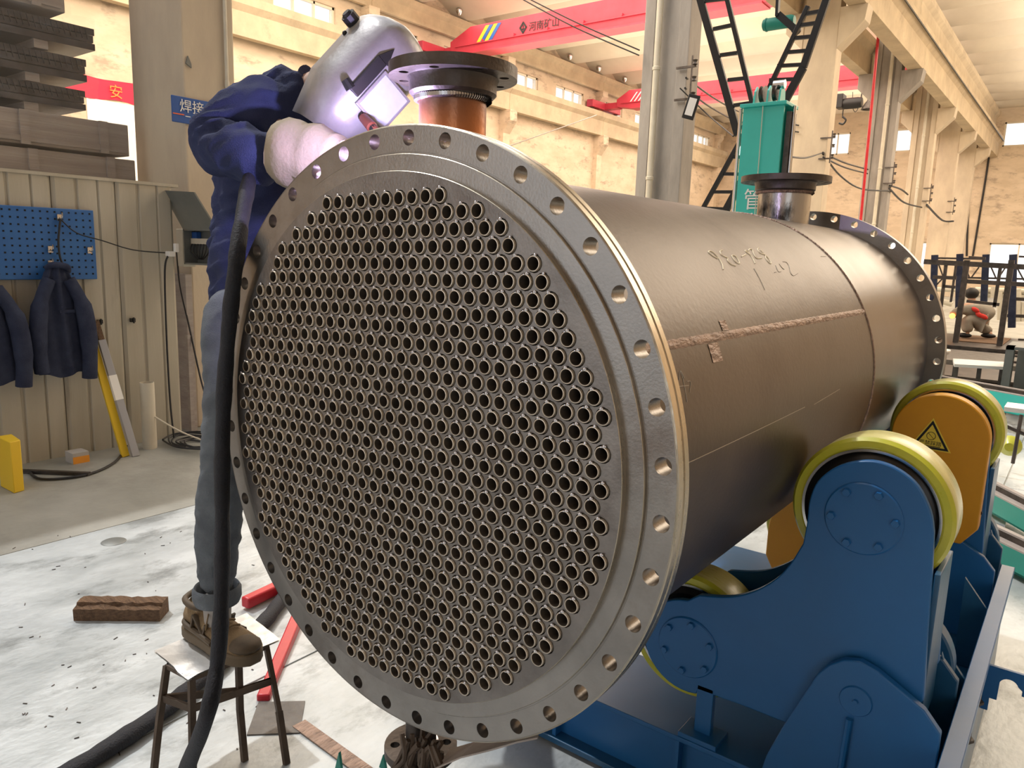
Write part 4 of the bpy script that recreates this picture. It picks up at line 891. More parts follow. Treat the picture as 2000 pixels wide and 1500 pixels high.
# ================================================================ right background
def bars(t, name, m_, L, w_, Y=None):
    for e in L:
        (x1, y1), (x2, y2) = e[0], e[1]; ww = e[2] if len(e) > 2 else w_
        MB().bar(pt(x1, y1, 1, Y), pt(x2, y2, 1, Y), ww).build(name, m_, t, smooth=0)
t = thing('steel_frame_platform', 'dark welded steel frame with a low deck where the crouching worker sits', 'steel frame', (-.4, 14, .1))
bars(t, 'upright', 'darksteel', [((1889, 508), (1866, 672), .085), ((1976, 508), (1950, 690), .085), ((1955, 515), (1942, 600), .05), ((1848, 515), (1838, 600), .05), ((1868, 512), (1857, 590), .035)], .06, 14)
bars(t, 'top_beam', 'darksteel', [((1805, 511), (2010, 522), .085), ((1892, 503), (1925, 505), .05)], .06, 14)
bars(t, 'middle_rail', 'darksteel', [((1822, 541), (1868, 543), .06), ((1842, 559), (1866, 561), .05), ((1880, 549), (2005, 556), .07), ((1888, 588), (1952, 595), .05)], .05, 14)
a, b_ = pt(1838, 668, 1, 14), pt(1957, 690, 1, 13.4)
MB().box((a.x-.4, 13.4, .03), (a.x+1.25, 15.9, .16)).build('deck', 'darksteel', t, bevel=.01)
MB().box((a.x-.2, 11.6, .0), (a.x+1.4, 13.3, .10)).build('void_box', 'plate_void', t, smooth=0)  # dark box added in place of the shaded void below the deck
MB().box((a.x+.15, 14.2, .16), (a.x+.9, 15.7, .175)).build('deck_board', 'wood', t)
t = thing('scaffold', 'second dark frame with thin diagonal rods behind the worker', 'steel frame', (.2, 16, .0))
bars(t, 'upright', 'navy', [((1826, 498), (1822, 600), .11), ((1875, 496), (1872, 620), .11), ((1926, 497), (1920, 620), .11), ((1979, 497), (1976, 640), .12)], .1, 16)
bars(t, 'rail', 'darksteel', [((1826, 504), (1925, 506)), ((1990, 501), (2010, 502)), ((1822, 541), (2010, 545)), ((1960, 583), (2010, 585), .06), ((1955, 616), (2010, 618), .06)], .035, 16)
bars(t, 'diagonal_rod', 'darksteel', [((1833, 515), (1842, 540)), ((1885, 520), (1893, 541)), ((1912, 522), (1898, 541)), ((1935, 520), (1946, 545)), ((1964, 522), (1952, 540)), ((1826, 560), (1840, 545)), ((1986, 522), (2000, 548))], .025, 16)
t = thing('white_pipe_rack', 'rack of cream painted pipework in the right background', 'pipe rack', (.5, 18, 0))
for (x1, y1), (x2, y2), r_ in [((1905, 566), (2010, 570), .06), ((1905, 576), (2010, 580), .05), ((1822, 565), (1870, 566), .05), ((1838, 588), (1860, 594), .06), ((1958, 603), (2010, 605), .05), ((1958, 613), (2010, 615), .05)]:
    MB().tube([pt(x1, y1, 1, 18), pt(x2, y2, 1, 18)], r_, 10).build('pipe', 'cream', t)
for x, y1, y2 in ((1940, 560, 582), (1920, 566, 578), (1972, 565, 628), (1990, 565, 628), (2000, 590, 628), (1953, 570, 625), (1860, 570, 580)):
    MB().tube([pt(x, y1, 1, 17.9), pt(x-1, y2, 1, 17.9)], .045, 10).build('riser', 'cream', t)
t = thing('tangled_steel_pile', 'dark pile of steel offcuts at the right edge behind the frame', 'steel pile', (.9, 12, 0)); R = random.Random(5)
for i in range(22):
    a = V((R.uniform(.2, .6), 11.5+R.random()*2.5, .04+.018*i)); MB().bar(a, a+V((1.5, R.uniform(-.4, .4), R.uniform(-.04, .06))), .08, .03).build('offcut', 'darksteel', t)
for i, (x, y, xx) in enumerate([(1955, 656, 1992), (1960, 641, 1998)]): pass
t = thing('low_bench', 'low bench with a white worn top in front of the frame', 'bench', (.2, 8.2, 0))
P4 = [pt(1861, 700, 2, .45), pt(1965, 707, 2, .45), pt(1971, 717, 2, .45), pt(1864, 711, 2, .45)]
vs = [p for p in P4]+[p-V((0, 0, .03)) for p in P4]; MB().add(vs, [(3, 2, 1, 0), (4, 5, 6, 7), (0, 1, 5, 4), (1, 2, 6, 5), (2, 3, 7, 6), (3, 0, 4, 7)]).build('bench_top', 'paper', t, smooth=0)
for f_, g_ in ((.06, .3), (.06, .8), (.93, .3), (.93, .8), (.5, .5)):
    p = P4[3].lerp(P4[2], f_).lerp(P4[0].lerp(P4[1], f_), g_); MB().box((p.x-.02, p.y-.02, 0), (p.x+.02, p.y+.02, .42)).build('leg', 'darksteel', t, smooth=0)
for q_, (xa, ya, xb, yb, hh, lb) in enumerate([(-.9, 9.6, .9, 10.9, .12, 'long dark stack of steel plates on the floor behind the white topped bench'), (.95, 15.0, 3.2, 17.0, .35, 'dark stack of steel sections at the right edge beyond the worker'), (-2.4, 12.0, -1.0, 15.0, .25, 'dark steel stack left of the frame behind the rear flange')]):
    t = thing('plate_stack', lb, 'steel stack', ((xa+xb)/2, (ya+yb)/2, 0)); n_ = int(hh/.04)
    for k_ in range(n_): j_ = .03*(k_ % 3); MB().box((xa+j_, ya+j_, k_*hh/n_+.002), (xb-j_*.5, yb-j_, (k_+.85)*hh/n_)).build('steel_plate', 'darksteel', t, smooth=0)
c = pt(1838, 689, 2, .5)
t = thing('round_stand', 'round stand with a white top beside the rear flange', 'stand', (c.x-.1, c.y, 0))
MB().lathe([(0, .52), (.2, .52), (.2, .49), (.18, .48), (.18, 0), (0, 0)], (c.x-.12, c.y, 0), 'Z', 24).build('drum', 'cratewood', t); MB().lathe([(0, .535), (.21, .535), (.21, .52), (0, .52)], (c.x-.12, c.y, 0), 'Z', 24).build('top', 'paper', t)
t = thing('green_work_stand', 'grey green steel stand with an open front at the right edge', 'stand', (.7, 7.8, 0))
a = pt(1967, 675, 1, 8.0); 
MB().box((a.x, 7.9, 0), (a.x+.07, 8.1, a.z)).build('upright', 'greybox', t, smooth=0); MB().box((a.x, 7.9, a.z-.03), (a.x+1.2, 8.6, a.z)).build('top', 'greybox', t, smooth=0); MB().box((a.x+.07, 8.5, 0), (a.x+1.2, 8.6, a.z-.03)).build('back', 'greybox', t, smooth=0); MB().box((a.x+1.13, 7.9, 0), (a.x+1.2, 8.1, a.z)).build('upright', 'greybox', t, smooth=0)
def beam_h(name, label, p, q, h_, m_, num=None, ext=1.2, w_=.14):
    p, q = V(p), V(q); d = (q-p); d.z = 0; d.normalize(); q2 = q+d*ext; p2 = p-d*.6; n_ = V((-d.y, d.x, 0)); up = V((0, 0, 1))
    t = thing(name, label, 'rail', (p.x, p.y, 0))
    zt = p.z
    def slab(o1, o2, za, zb, nm, mm):
        vs = []
        for e in (p2, q2):
            for o_ in (o1, o2):
                for z in (za, zb): v = e+n_*o_; vs.append((v.x, v.y, z))
        MB().add(vs, [(0, 1, 3, 2), (4, 6, 7, 5), (0, 4, 5, 1), (2, 3, 7, 6), (0, 2, 6, 4), (1, 5, 7, 3)]).build(nm, mm, t, smooth=0)
    slab(0, .012, zt-h_, zt, 'web', m_); slab(0, w_, zt, zt+.008, 'top_flange', 'cratewood'); slab(.05, .07, zt+.008, zt+.04, 'crane_rail', 'darksteel'); slab(.045, .075, zt+.04, zt+.05, 'rail_head', 'cratewood'); slab(0, w_, zt-h_, zt-h_+.01, 'bottom_flange', m_)
    for f_ in (.1, .9):
        v = p2.lerp(q2, f_)+n_*.03; MB().box((v.x-.03, v.y, 0), (v.x+.03, v.y+.1, zt-h_)).build('leg', m_, t, smooth=0)
    if num: text('lettering', num, tuple(p+d*-.03+n_*-.003+V((0, 0, -.135))), d, up, .14, 'paper', t, .001)
    return t
beam_h('teal_track', 'teal steel track with white numbers just beyond the rear roller stand', pt(1835, 745, 2, .35), pt(2000, 775, 2, .35), .17, 'teal', '15058')
beam_h('teal_track', 'middle dark teal track on the floor at the right edge', pt(1932, 962, 2, .16), pt(2000, 998, 2, .16), .11, 'teal_dk', None, .8)
beam_h('teal_track', 'nearest short dark teal track at the right edge', pt(1957, 1062, 2, .14), pt(2000, 1083, 2, .14), .11, 'teal_dk', None, .8)
p = pt(1960, 1010, 2, 0.02)
tag(MB().box((p.x-.35, p.y-.15, .0), (p.x+.02, p.y+.2, .02)).build('loose_plate', 'tin', loc=tuple(p)), 'pale loose steel plate on the floor between the teal tracks', 'plate')
t = thing('wire_stool', 'dark thin legged metal stool among the clutter at the right edge', 'stool', tuple(pt(1965, 905, 2, 0)))
Yq = 5.2
for a, b_ in (((1962, 815), (1940, 912)), ((1995, 810), (1978, 905)), ((1958, 830), (2005, 850)), ((1930, 815), (1928, 900))): MB().tube([pt(*a, 1, Yq), pt(*b_, 1, Yq)], .012, 8).build('leg', 'darksteel', t)
MB().box(pt(1960, 803, 1, Yq), pt(1960, 803, 1, Yq)+V((.3, .25, .03))).build('seat', 'white', t)
MB().tube([pt(1958, 831, 1, Yq)+V((0, .02, 0)), pt(2010, 850, 1, Yq)+V((0, .02, 0))], .02, 8).build('crossbar', 'white', t)
p = pt(1972, 872, 1, 5.35); tag(MB().lathe([(0, -.03), (.03, -.03), (.07, .02), (.075, .03), (.065, .03), (.03, -.02), (0, -.02)], tuple(p), 'Y', 20).build('green_disc', 'yel', loc=tuple(p)), 'small lime green round cap under the wire stool', 'cap')

# ================================================================ people
from mathutils import noise as mnoise
def skin(name, J, Ed, m_, parent, sub=2, amp=0, fr=8, wr=0, flat=None):
    """J: {key: (point, radius or (rx, ry))}; one continuous surface grown around the joints"""
    ks = list(J); me = bpy.data.meshes.new(name); me.from_pydata([tuple(V(J[k_][0])) for k_ in ks], [(ks.index(a), ks.index(b)) for a, b in Ed], [])
    o = bpy.data.objects.new(name, me); scn.collection.objects.link(o)
    md = o.modifiers.new('skin', 'SKIN'); md.use_smooth_shade = True
    for i, k_ in enumerate(ks):
        r_ = J[k_][1]; me.skin_vertices[0].data[i].radius = (r_, r_) if isinstance(r_, (int, float)) else r_
        me.skin_vertices[0].data[i].use_root = (i == 0)
    o.modifiers.new('sub', 'SUBSURF').levels = sub; o.modifiers['sub'].render_levels = sub
    bpy.context.view_layer.update()
    m2 = bpy.data.meshes.new_from_object(o.evaluated_get(bpy.context.evaluated_depsgraph_get())); bpy.data.objects.remove(o)
    if amp:
        nrm = [v.normal.copy() for v in m2.vertices]
        for v, n_ in zip(m2.vertices, nrm):
            p = v.co; q_ = V((p.x*.8+p.z*.6, p.y, p.z*.8-p.x*.6))
            h_ = mnoise.noise(p*fr*.8)*.55+(.35-abs(mnoise.noise(V((q_.x*fr*.7, q_.y*fr*1.1, q_.z*fr*2.6))+V((3, 1, 7))))*1.6)*.75+(.3-abs(mnoise.noise(V((p.x*fr*2.6, p.y*fr*1.5, p.z*fr*1.3))+V((9, 4, 1))))*1.5)*.35
            if wr: h_ += wr*math.sin(p.z*55+mnoise.noise(p*9)*5)
            v.co = p+n_*amp*h_
    og = V(parent['_o'])
    for v in m2.vertices: v.co -= og
    m2.name = name; m2.materials.clear(); m2.materials.append(M[m_]); m2.shade_smooth()
    o = bpy.data.objects.new(name, m2); scn.collection.objects.link(o); o.parent = parent; o['_o'] = tuple(og); return o
G = lambda x, y, Y: pt(x, y, 1, Y)
wd = thing('person', 'welder in navy jacket and grey jeans bending over the flange with a silver mask', 'person', (-1.0, .2, .30))
hipR, hipL = G(462, 610, .20), G(520, 610, .38)
kneeR, ankR = G(437, 905, .14), G(425, 1150, .125)
kneeL, ankL = V((-.56, .60, .80)), V((-.50, .88, .36))
pel = G(488, 585, .29); wst = G(490, 500, .30); cst = G(525, 330, .34); sh = G(580, 225, .36); nek = G(625, 180, .37)
shR, elR, wrR = G(530, 212, .22), G(405, 282, .09), G(545, 292, .15)
shL, elL, wrL = G(625, 235, .50), V((-.62, .78, 1.58)), V((-.46, .60, 1.47))
head = G(708, 160, .41)
body = skin('body', {'pel': (pel, .08), 'wst': (wst, .08), 'cst': (cst, .10), 'sh': (sh, .08), 'nek': (nek, .055), 'hd': (head, .085), 'tp': (head+V((.03, 0, .05)), .07),
    'shR': (shR, .045), 'elR': (elR, .035), 'wrR': (wrR, .026), 'shL': (shL, .05), 'elL': (elL, .045), 'wrL': (wrL, .032),
    'hR': (G(480, 640, .21), .055), 'kR': (kneeR, .04), 'aR': (ankR-V((0, 0, .03)), .034), 'hL': (hipL, .085), 'kL': (kneeL, .05), 'aL': (ankL-V((0, 0, .03)), .034)},
    [('pel', 'wst'), ('wst', 'cst'), ('cst', 'sh'), ('sh', 'nek'), ('nek', 'hd'), ('hd', 'tp'), ('sh', 'shR'), ('shR', 'elR'), ('elR', 'wrR'), ('sh', 'shL'), ('shL', 'elL'), ('elL', 'wrL'),
     ('pel', 'hR'), ('hR', 'kR'), ('kR', 'aR'), ('pel', 'hL'), ('hL', 'kL'), ('kL', 'aL')], 'skin', wd)
MB().ball(head+V((0, .01, .005)), .086, 16, 12).build('hair', 'hair', wd)
def mid(a, b_, f_): return V(a).lerp(V(b_), f_)
skin('jacket', {'pel': (G(488, 622, .27), .128), 'hem': (G(485, 560, .29), (.112, .13)), 'wst': (G(490, 500, .30), (.12, .13)), 'c1': (G(500, 400, .32), .125), 'cst': (G(530, 310, .34), .135), 'sh': (G(568, 215, .35), .105), 'nek': (G(628, 182, .37), .072),
    'shR': (G(528, 205, .24), .088), 'uR': (G(462, 243, .15), .088), 'elR': (G(408, 280, .09), .083), 'fR': (G(462, 297, .10), .078), 'f2': (G(510, 300, .125), .064), 'wrR': (G(554, 302, .15), .05),
    'shL': (shL, .085), 'uL': (mid(shL, elL, .5), .075), 'elL': (elL, .07), 'wrL': (mid(elL, wrL, .8), .05)},
    [('pel', 'hem'), ('hem', 'wst'), ('wst', 'c1'), ('c1', 'cst'), ('cst', 'sh'), ('sh', 'nek'), ('sh', 'shR'), ('shR', 'uR'), ('uR', 'elR'), ('elR', 'fR'), ('fR', 'f2'), ('f2', 'wrR'), ('sh', 'shL'), ('shL', 'uL'), ('uL', 'elL'), ('elL', 'wrL')],
    'jacket', wd, 4, .026, 9)
skin('trousers', {'pel': (G(495, 560, .29), .10), 'hR': (G(463, 625, .20), .095), 'tR': (G(452, 760, .165), .078), 'kR': (G(440, 890, .14), .066), 'k2': (G(433, 940, .135), .066), 'cR': (G(426, 1030, .13), .067), 'c2': (G(424, 1100, .125), .056), 'aR': (G(424, 1162, .125), .055),
    'hL': (hipL, .095), 'kL': (kneeL, .075), 'aL': (ankL, .058)},
    [('pel', 'hR'), ('hR', 'tR'), ('tR', 'kR'), ('kR', 'k2'), ('k2', 'cR'), ('cR', 'c2'), ('c2', 'aR'), ('pel', 'hL'), ('hL', 'kL'), ('kL', 'aL')], 'jeans', wd, 3, .010, 11)
cf = G(424, 1158, .125); b = MB(); b.lathe([(.052, .0), (.060, -.004), (.066, .012), (.066, .036), (.060, .046), (.055, .04), (.055, .01)], tuple(cf-V((0, 0, .022))), 'Z', 28, closed=True)
b.build('trouser_cuff', 'jeans', wd, smooth=60)
MB().tube([G(424, 1165, .125), V((ankR.x-.005, ankR.y, .375))], [.040, .036], 16).build('sock', 'sock', wd)
# shoes lofted from cross-sections
def shoe(heel, toe, zs, nm='shoe'):
    heel, toe = V(heel), V(toe); d = (toe-heel); L = d.length; d.normalize(); s_ = V((-d.y, d.x, 0)); up = V((0, 0, 1)); N = 20
    st = [(-.0, .030, .075, .03), (.04, .037, .118, .03), (.16, .041, .125, .03), (.30, .042, .115, .028), (.45, .045, .092, .026), (.62, .051, .072, .024), (.78, .052, .060, .024), (.90, .044, .050, .024), (.97, .030, .040, .026), (1.0, .012, .030, .028)]
    vs = []; fs = []
    for t_, w_, h_, b0 in st:
        for k_ in range(N):
            a = 2*PI*k_/N; x = w_*math.copysign(abs(math.cos(a))**.75, math.cos(a)); z = b0+(h_-b0)*(.5+.5*math.sin(a)) if True else 0
            tap = 1-.35*max(0, math.sin(a)); vs.append(heel+d*(L*t_)+s_*(x*tap)+up*(zs+z))
    n = len(st)
    fs = [(i*N+k_, i*N+(k_+1) % N, (i+1)*N+(k_+1) % N, (i+1)*N+k_) for i in range(n-1) for k_ in range(N)]+[tuple(range(N))[::-1], tuple((n-1)*N+k_ for k_ in range(N))]
    sh_ = MB().add(vs, fs).build(nm, 'shoe', wd, smooth=70)
    ol = []; 
    for sg in (1, -1):
        for t_, w_, h_, b0 in (st if sg > 0 else st[::-1]): q = heel+d*(L*t_+(0 if t_ > 0 else -.006)+(.006 if t_ == 1 else 0))+s_*(sg*(w_+.005)); ol.append((q.x, q.y))
    MB().prism(ol, zs, zs+.034, 'Z').build('sole', 'sole', sh_, bevel=.006, smooth=50)
    # collar, toe cap, overlay stripes, laces
    P = lambda t_, w_, z: heel+d*(L*t_)+s_*w_+up*(zs+z)
    MB().tube(smoothpath([P(.03, 0, .128), P(.08, .036, .122), P(.25, .036, .112), P(.36, .0, .116), P(.25, -.036, .112), P(.08, -.036, .122), P(.03, 0, .128)], 4), .009, 8).build('collar', 'shoe_dk', sh_, smooth=70)
    for k_ in range(4): t_ = .42+.075*k_; MB().tube(smoothpath([P(t_, -.028, .098-.009*k_), P(t_+.01, 0, .108-.009*k_), P(t_, .028, .098-.009*k_)], 3), .0035, 6).build('lace', 'shoe', sh_)
    MB().tube(smoothpath([P(.45, 0, .105), P(.47, -.03, .118), P(.5, -.045, .10), P(.52, -.055, .075)], 4), .002, 6).build('lace', 'shoe', sh_)
    for sg in (1, -1):
        b = MB(); w0 = sg*.0435
        for a, c_ in (((.22, .045), (.27, .095)), ((.27, .095), (.42, .045)), ((.42, .045), (.47, .082))): b.bar(P(a[0], w0, a[1]), P(c_[0], w0, c_[1]), .006, .012, s_)
        b.build('side_overlay', 'shoe_dk', sh_)
        MB().tube(smoothpath([P(-.01, sg*.02, .05), P(.1, sg*.042, .05), P(.35, sg*.046, .045), P(.6, sg*.053, .042)], 4), [.008]*13, 8).build('heel_overlay', 'shoe_dk', sh_)
    MB().ball(P(.86, 0, .042), (.046, .046, .022), 14, 8).build('toe_cap', 'shoe_dk', sh_)
    return sh_
hl, te = pt(378, 1233, 2, .305), pt(497, 1297, 2, .305)
tag(shoe((hl.x, hl.y, 0), (te.x, te.y, 0), .305), 'brown suede trainer with laces')
shoe((ankL.x-.05, ankL.y-.03, 0), (ankL.x+.2, ankL.y+.02, 0), .202)
# gloves: gauntlet and a hand with five curled fingers
def glove(w0, w1, palmdir, side, curl, nm='glove'):
    w0, w1 = V(w0), V(w1); d = (w1-w0).normalized(); s_ = V(side); s_ = (s_-d*s_.dot(d)).normalized(); n_ = d.cross(s_)
    g = MB().tube(smoothpath([w0-d*.03, w0, mid(w0, w1, .4), mid(w0, w1, .8), w1], 3), [.072]*2+[.078]*3+[.070]*3+[.058]*3+[.048]*2, 20).build(nm, 'leather', wd, smooth=70)
    me = g.data
    for v in me.vertices:
        p = v.co*22; v.co += v.normal*(.007*mnoise.noise(V((p.x*.5, p.y*.7, p.z*.7)))+.002*math.sin(v.co.x*90+v.co.z*50))
    MB().ball(w1+d*.035, (.045, .045, .040), 14, 10, Matrix((d, s_, n_)).transposed()).build('palm', 'leather', g)
    for i, (L_, of) in enumerate(((.075, .032), (.085, .011), (.08, -.011), (.065, -.030))):
        a = w1+d*.065+s_*of; P = [a-d*.03, a]; dd = d.copy(); c_ = a
        for k_ in range(3): dd = (dd*math.cos(curl)-n_*math.sin(curl)).normalized(); c_ = c_+dd*L_/3; P.append(c_)
        MB().tube(smoothpath(P, 3), [.0125]*9+[.0115]*3+[.006], 10).build('finger', 'leather', g, smooth=70)
    a = w1+d*.015+s_*.038; MB().tube(smoothpath([a-s_*.015, a+s_*.012+d*.02, a+s_*.010+d*.045-n_*.015, a+d*.06-n_*.03], 3), [.016]*6+[.013]*3+[.008], 10).build('thumb', 'leather', g, smooth=70)
    return g
glove(G(574, 300, .16), G(672, 316, .20), 0, (0, -1, .2), .55)
glove(mid(elL, wrL, .75), mid(elL, wrL, 1.2), 0, (0, -1, .2), .35)
t = thing('electrode_holder', 'brown electrode holder poking out in front of the mask', 'electrode holder', tuple(G(735, 262, .22)))
a, b_ = G(710, 230, .24), G(748, 272, .22)
MB().tube([a, mid(a, b_, .45), mid(a, b_, .5), b_], [.011, .013, .0095, .0095], 12).build('grip', mat('holder_brown', (.16, .04, .025), .5), t); MB().tube([mid(a, b_, .5), b_, b_+V((-.04, .02, -.09))], .010, 10).build('handle', 'black', t)
MB().tube([a, a+V((-.004, 0, .012))], .003, 6).build('electrode', 'darksteel', t)
MB().tube(smoothpath([b_+V((-.04, .02, -.09)), V((-.28, .24, 1.50)), V((-.36, .30, 1.46))], 4), .009, 8).build('cable', 'hose', t)
# welding mask
nn_ = (-fw*.74+RT*.53-UP*.40).normalized(); uu = RT*.69+UP*.72; uu = (uu-nn_*uu.dot(nn_)).normalized(); ll = uu.cross(nn_)
if ll.dot(RT) < 0: ll = -ll
mc = G(728, 152, .30)
mk = wd
SC = .76
LP = lambda a, h_, dd: mc+(ll*a+uu*h_+nn_*dd)*SC
def section(h_):
    k_ = 1.0; hb = h_
    wf, ws = .085, .118
    top = max(0, (h_-.10)/.085); top = min(1, top); bot = max(0, (-h_-.10)/.08)
    sc = math.sqrt(max(.0, 1-top**2*.9)); dshift = -.10*(1-math.sqrt(max(0, 1-top**2)))*1.0
    prof = [(-ws, -.115), (-ws-.002, -.05), (-ws+.004, .01), (-wf-.005, .058), (-wf+.012, .074), (-.04, .082), (0, .084), (.04, .082), (wf-.012, .074), (wf+.005, .058), (ws-.004, .01), (ws+.002, -.05), (ws, -.115)]
    tb = 1-.22*bot
    return [(a*sc*tb if top else a*tb, h_, (dd+dshift-.02*bot if dd > 0 else dd*(1-.1*top)+dshift*.6)) for a, dd in prof]
hs_ = [-.235, -.16, -.10, -.05, 0, .05, .10, .125, .15, .168, .180, .185]
vs = []; 
for h_ in hs_: vs += [LP(*q) for q in section(h_)]
n = 13; f0 = [(i*n+k_, i*n+k_+1, (i+1)*n+k_+1, (i+1)*n+k_) for i in range(len(hs_)-1) for k_ in range(n-1)]
mo = MB().add(vs, f0+[tuple((len(hs_)-1)*n+k_ for k_ in range(n))]).build('welding_mask', 'mask', wd, smooth=45)
sd = mo.modifiers.new('thick', 'SOLIDIFY'); sd.thickness = .003; sd.offset = -1
tag(mo, 'silver grey welding mask')
MB().tube([LP(-.121, .09, -.095), LP(-.150, .09, -.095)], [.018, .018], 10).tube([LP(-.15, .09, -.095), LP(-.158, .09, -.095)], [.014, .010], 10).build('knob', 'black', mo)
MB().ball(LP(-.121, .045, -.09), .006, 8, 6).build('rivet', 'black', mo)
def obox(a0, a1, h0, h1, d0, d1, nm, m_, sk=0):
    vs = [LP(a+sk*(h_-h0), h_, dd) for a in (a0, a1) for h_ in (h0, h1) for dd in (d0, d1)]
    return MB().add(vs, [(0, 1, 3, 2), (4, 6, 7, 5), (0, 4, 5, 1), (2, 3, 7, 6), (0, 2, 6, 4), (1, 5, 7, 3)]).build(nm, m_, mo, smooth=0, bevel=.002)
obox(-.020, .100, -.112, .022, .078, .094, 'lens_frame', 'mask'); obox(-.012, .092, -.104, .014, .090, .0965, 'lens', 'lens')
obox(-.062, -.026, -.095, .036, .077, .092, 'dark_lens_slot', 'black'); MB().add([LP(-.062, .036, .092), LP(-.022, .036, .092), LP(-.040, .085, .088), LP(-.062, .036, .082), LP(-.022, .036, .082), LP(-.040, .085, .080)], [(0, 1, 2), (3, 5, 4), (0, 3, 4, 1), (1, 4, 5, 2), (2, 5, 3, 0)]).build('slot_tip', 'black', mo, smooth=0)
MB().tube([LP(-.082, -.085, .076), LP(-.056, -.092, .086)], [.010, .012], 10).build('slot_end', 'black', mo)
# the arc itself, just behind the flange
arcp = V((-.155, .095, 1.625))
al = lamp('welding_arc', 'POINT', tuple(arcp), 13, (.66, .56, 1), .012); 
tag(MB().ball(arcp, .006, 8, 6).build('arc_flash', 'arc', loc=tuple(arcp)), 'bright violet welding arc burning at the nozzle foot behind the flange', 'arc')
# hose sheaths
def hose(P, w_, label, flat=.6):
    pp = smoothpath([V(p) for p in P], 6); b = MB(); vs = []; n = 14; N2 = len(pp)
    for i, p in enumerate(pp):
        d = (pp[min(i+1, N2-1)]-pp[max(i-1, 0)]).normalized(); x = d.cross(V((0.6, .8, 0)) if abs(d.z) > .5 else V((0, 0, 1))); x.normalize(); y = d.cross(x)
        ww = w_[0]+(w_[1]-w_[0])*i/N2; ww *= 1+.06*math.sin(i*.9)+.04*math.sin(i*2.3)
        for k_ in range(n): a = 2*PI*k_/n; vs.append(p+x*math.cos(a)*ww+y*math.sin(a)*ww*flat)
    b.add(vs, [(i*n+k_, i*n+(k_+1) % n, (i+1)*n+(k_+1) % n, (i+1)*n+k_) for i in range(N2-1) for k_ in range(n)]+[tuple(range(n))[::-1], tuple((N2-1)*n+k_ for k_ in range(n))])
    return tag(b.build('cable_sheath', 'hose', loc=tuple(P[-1]), smooth=70), label, 'cable')
hose([G(500, 330, .15), G(488, 350, .10), G(474, 420, .02), G(460, 520, -.04), G(449, 620, -.04), G(438, 760, -.04), G(434, 900, -.05), G(434, 1050, -.06), G(432, 1180, -.08), G(424, 1300, -.11), G(400, 1410, -.15), pt(352, 1530, 2, .03)], (.026, .030), 'long black fabric cable sheath hanging from the welder\'s arm past the stool')
hose([pt(100, 1530, 2, .025), pt(200, 1468, 2, .025), pt(300, 1402, 2, .025), pt(370, 1345, 2, .025), pt(440, 1285, 2, .025), pt(515, 1215, 2, .025), pt(560, 1160, 2, .025), pt(640, 1080, 2, .025)], (.030, .030), 'black cable sheath lying diagonally on the floor behind the stool', .8)
# stool
t = thing('metal_stool', 'small rusty steel stool with a bright sheet metal top under the shoe', 'stool', (-.83, .12, 0))
S4 = [pt(301, 1271, 2, .30), pt(367, 1324, 2, .30), pt(548, 1249, 2, .30), pt(482, 1198, 2, .30)]
R = random.Random(3); b = MB(); k_ = 10; vs = []
for j in range(k_+1):
    for i in range(k_+1):
        p = S4[0].lerp(S4[1], i/k_).lerp(S4[3].lerp(S4[2], i/k_), j/k_); vs.append(p+V((0, 0, .002*R.random()-(.008 if (j == 0 and i > 6) else 0))))
N1 = len(vs); vs += [v-V((0, 0, .005)) for v in vs]
fs = []
for j in range(k_):
    for i in range(k_): a = j*(k_+1)+i; q = (a, a+1, a+k_+2, a+k_+1); fs += [q, tuple(N1+x for x in q[::-1])]
b.add(vs, fs); b.build('seat_plate', 'tin', t, smooth=60)
tops = [pt(326, 1300, 2, .288), pt(374, 1325, 2, .288), pt(466, 1290, 2, .288), pt(520, 1262, 2, .288)]
feet = [pt(300, 1512, 2, 0), pt(377, 1520, 2, 0), pt(478, 1486, 2, 0), pt(560, 1492, 2, 0)]
kn = [mid(tops[0], feet[0], .5)+V((-.004, 0, 0)), mid(tops[1], feet[1], .5), mid(tops[2], feet[2], .5)+V((-.008, 0, 0)), mid(tops[3], feet[3], .55)+V((.008, 0, 0))]
for a, m_, c_ in zip(tops, kn, feet): MB().bar(a, m_, .013, .017).bar(m_, c_, .013, .017).build('leg', 'rustleg', t, smooth=0)
st_ = [mid(a, c_, .30) for a, c_ in zip(tops, feet)]
for i, j in ((0, 1), (1, 3), (2, 0), (2, 3)): MB().bar(st_[i], st_[j], .008, .020).build('stretcher', 'rustleg', t, smooth=0)
for i, j in ((0, 1), (1, 2), (2, 3), (3, 0)): MB().bar(tops[i], tops[j], .012, .012).build('seat_rail', 'rustleg', t, smooth=0)
# wood block
t = thing('wooden_block', 'short split brown timber block lying on the floor plates', 'timber', (-1.9, .3, 0))
a, b_ = pt(143, 1213, 2, 0), pt(312, 1214, 2, 0); d = (b_-a); L = d.length; d.normalize(); n_ = V((-d.y, d.x, 0)); b = MB(); R = random.Random(11); vs = []; K = 14
for i in range(K+1):
    f_ = i/K; e0 = a+d*L*f_; j0, j1 = R.uniform(-.004, .004), R.uniform(-.006, .006)
    for q in ((0, 0), (.0, .046+j0), (.028, .050+j1), (.032, .060+j0), (.060, .063+j1*.6), (.085, .060+j0), (.088, 0)): vs.append(e0+n_*(q[0]+.003*R.random())+V((0, 0, q[1])))
n = 7; b.add(vs, [(i*n+k_, i*n+(k_+1) % n, (i+1)*n+(k_+1) % n, (i+1)*n+k_) for i in range(K) for k_ in range(n)]+[tuple(range(n))[::-1], tuple(K*n+k_ for k_ in range(n))]); b.build('block', 'wood', t, smooth=20)
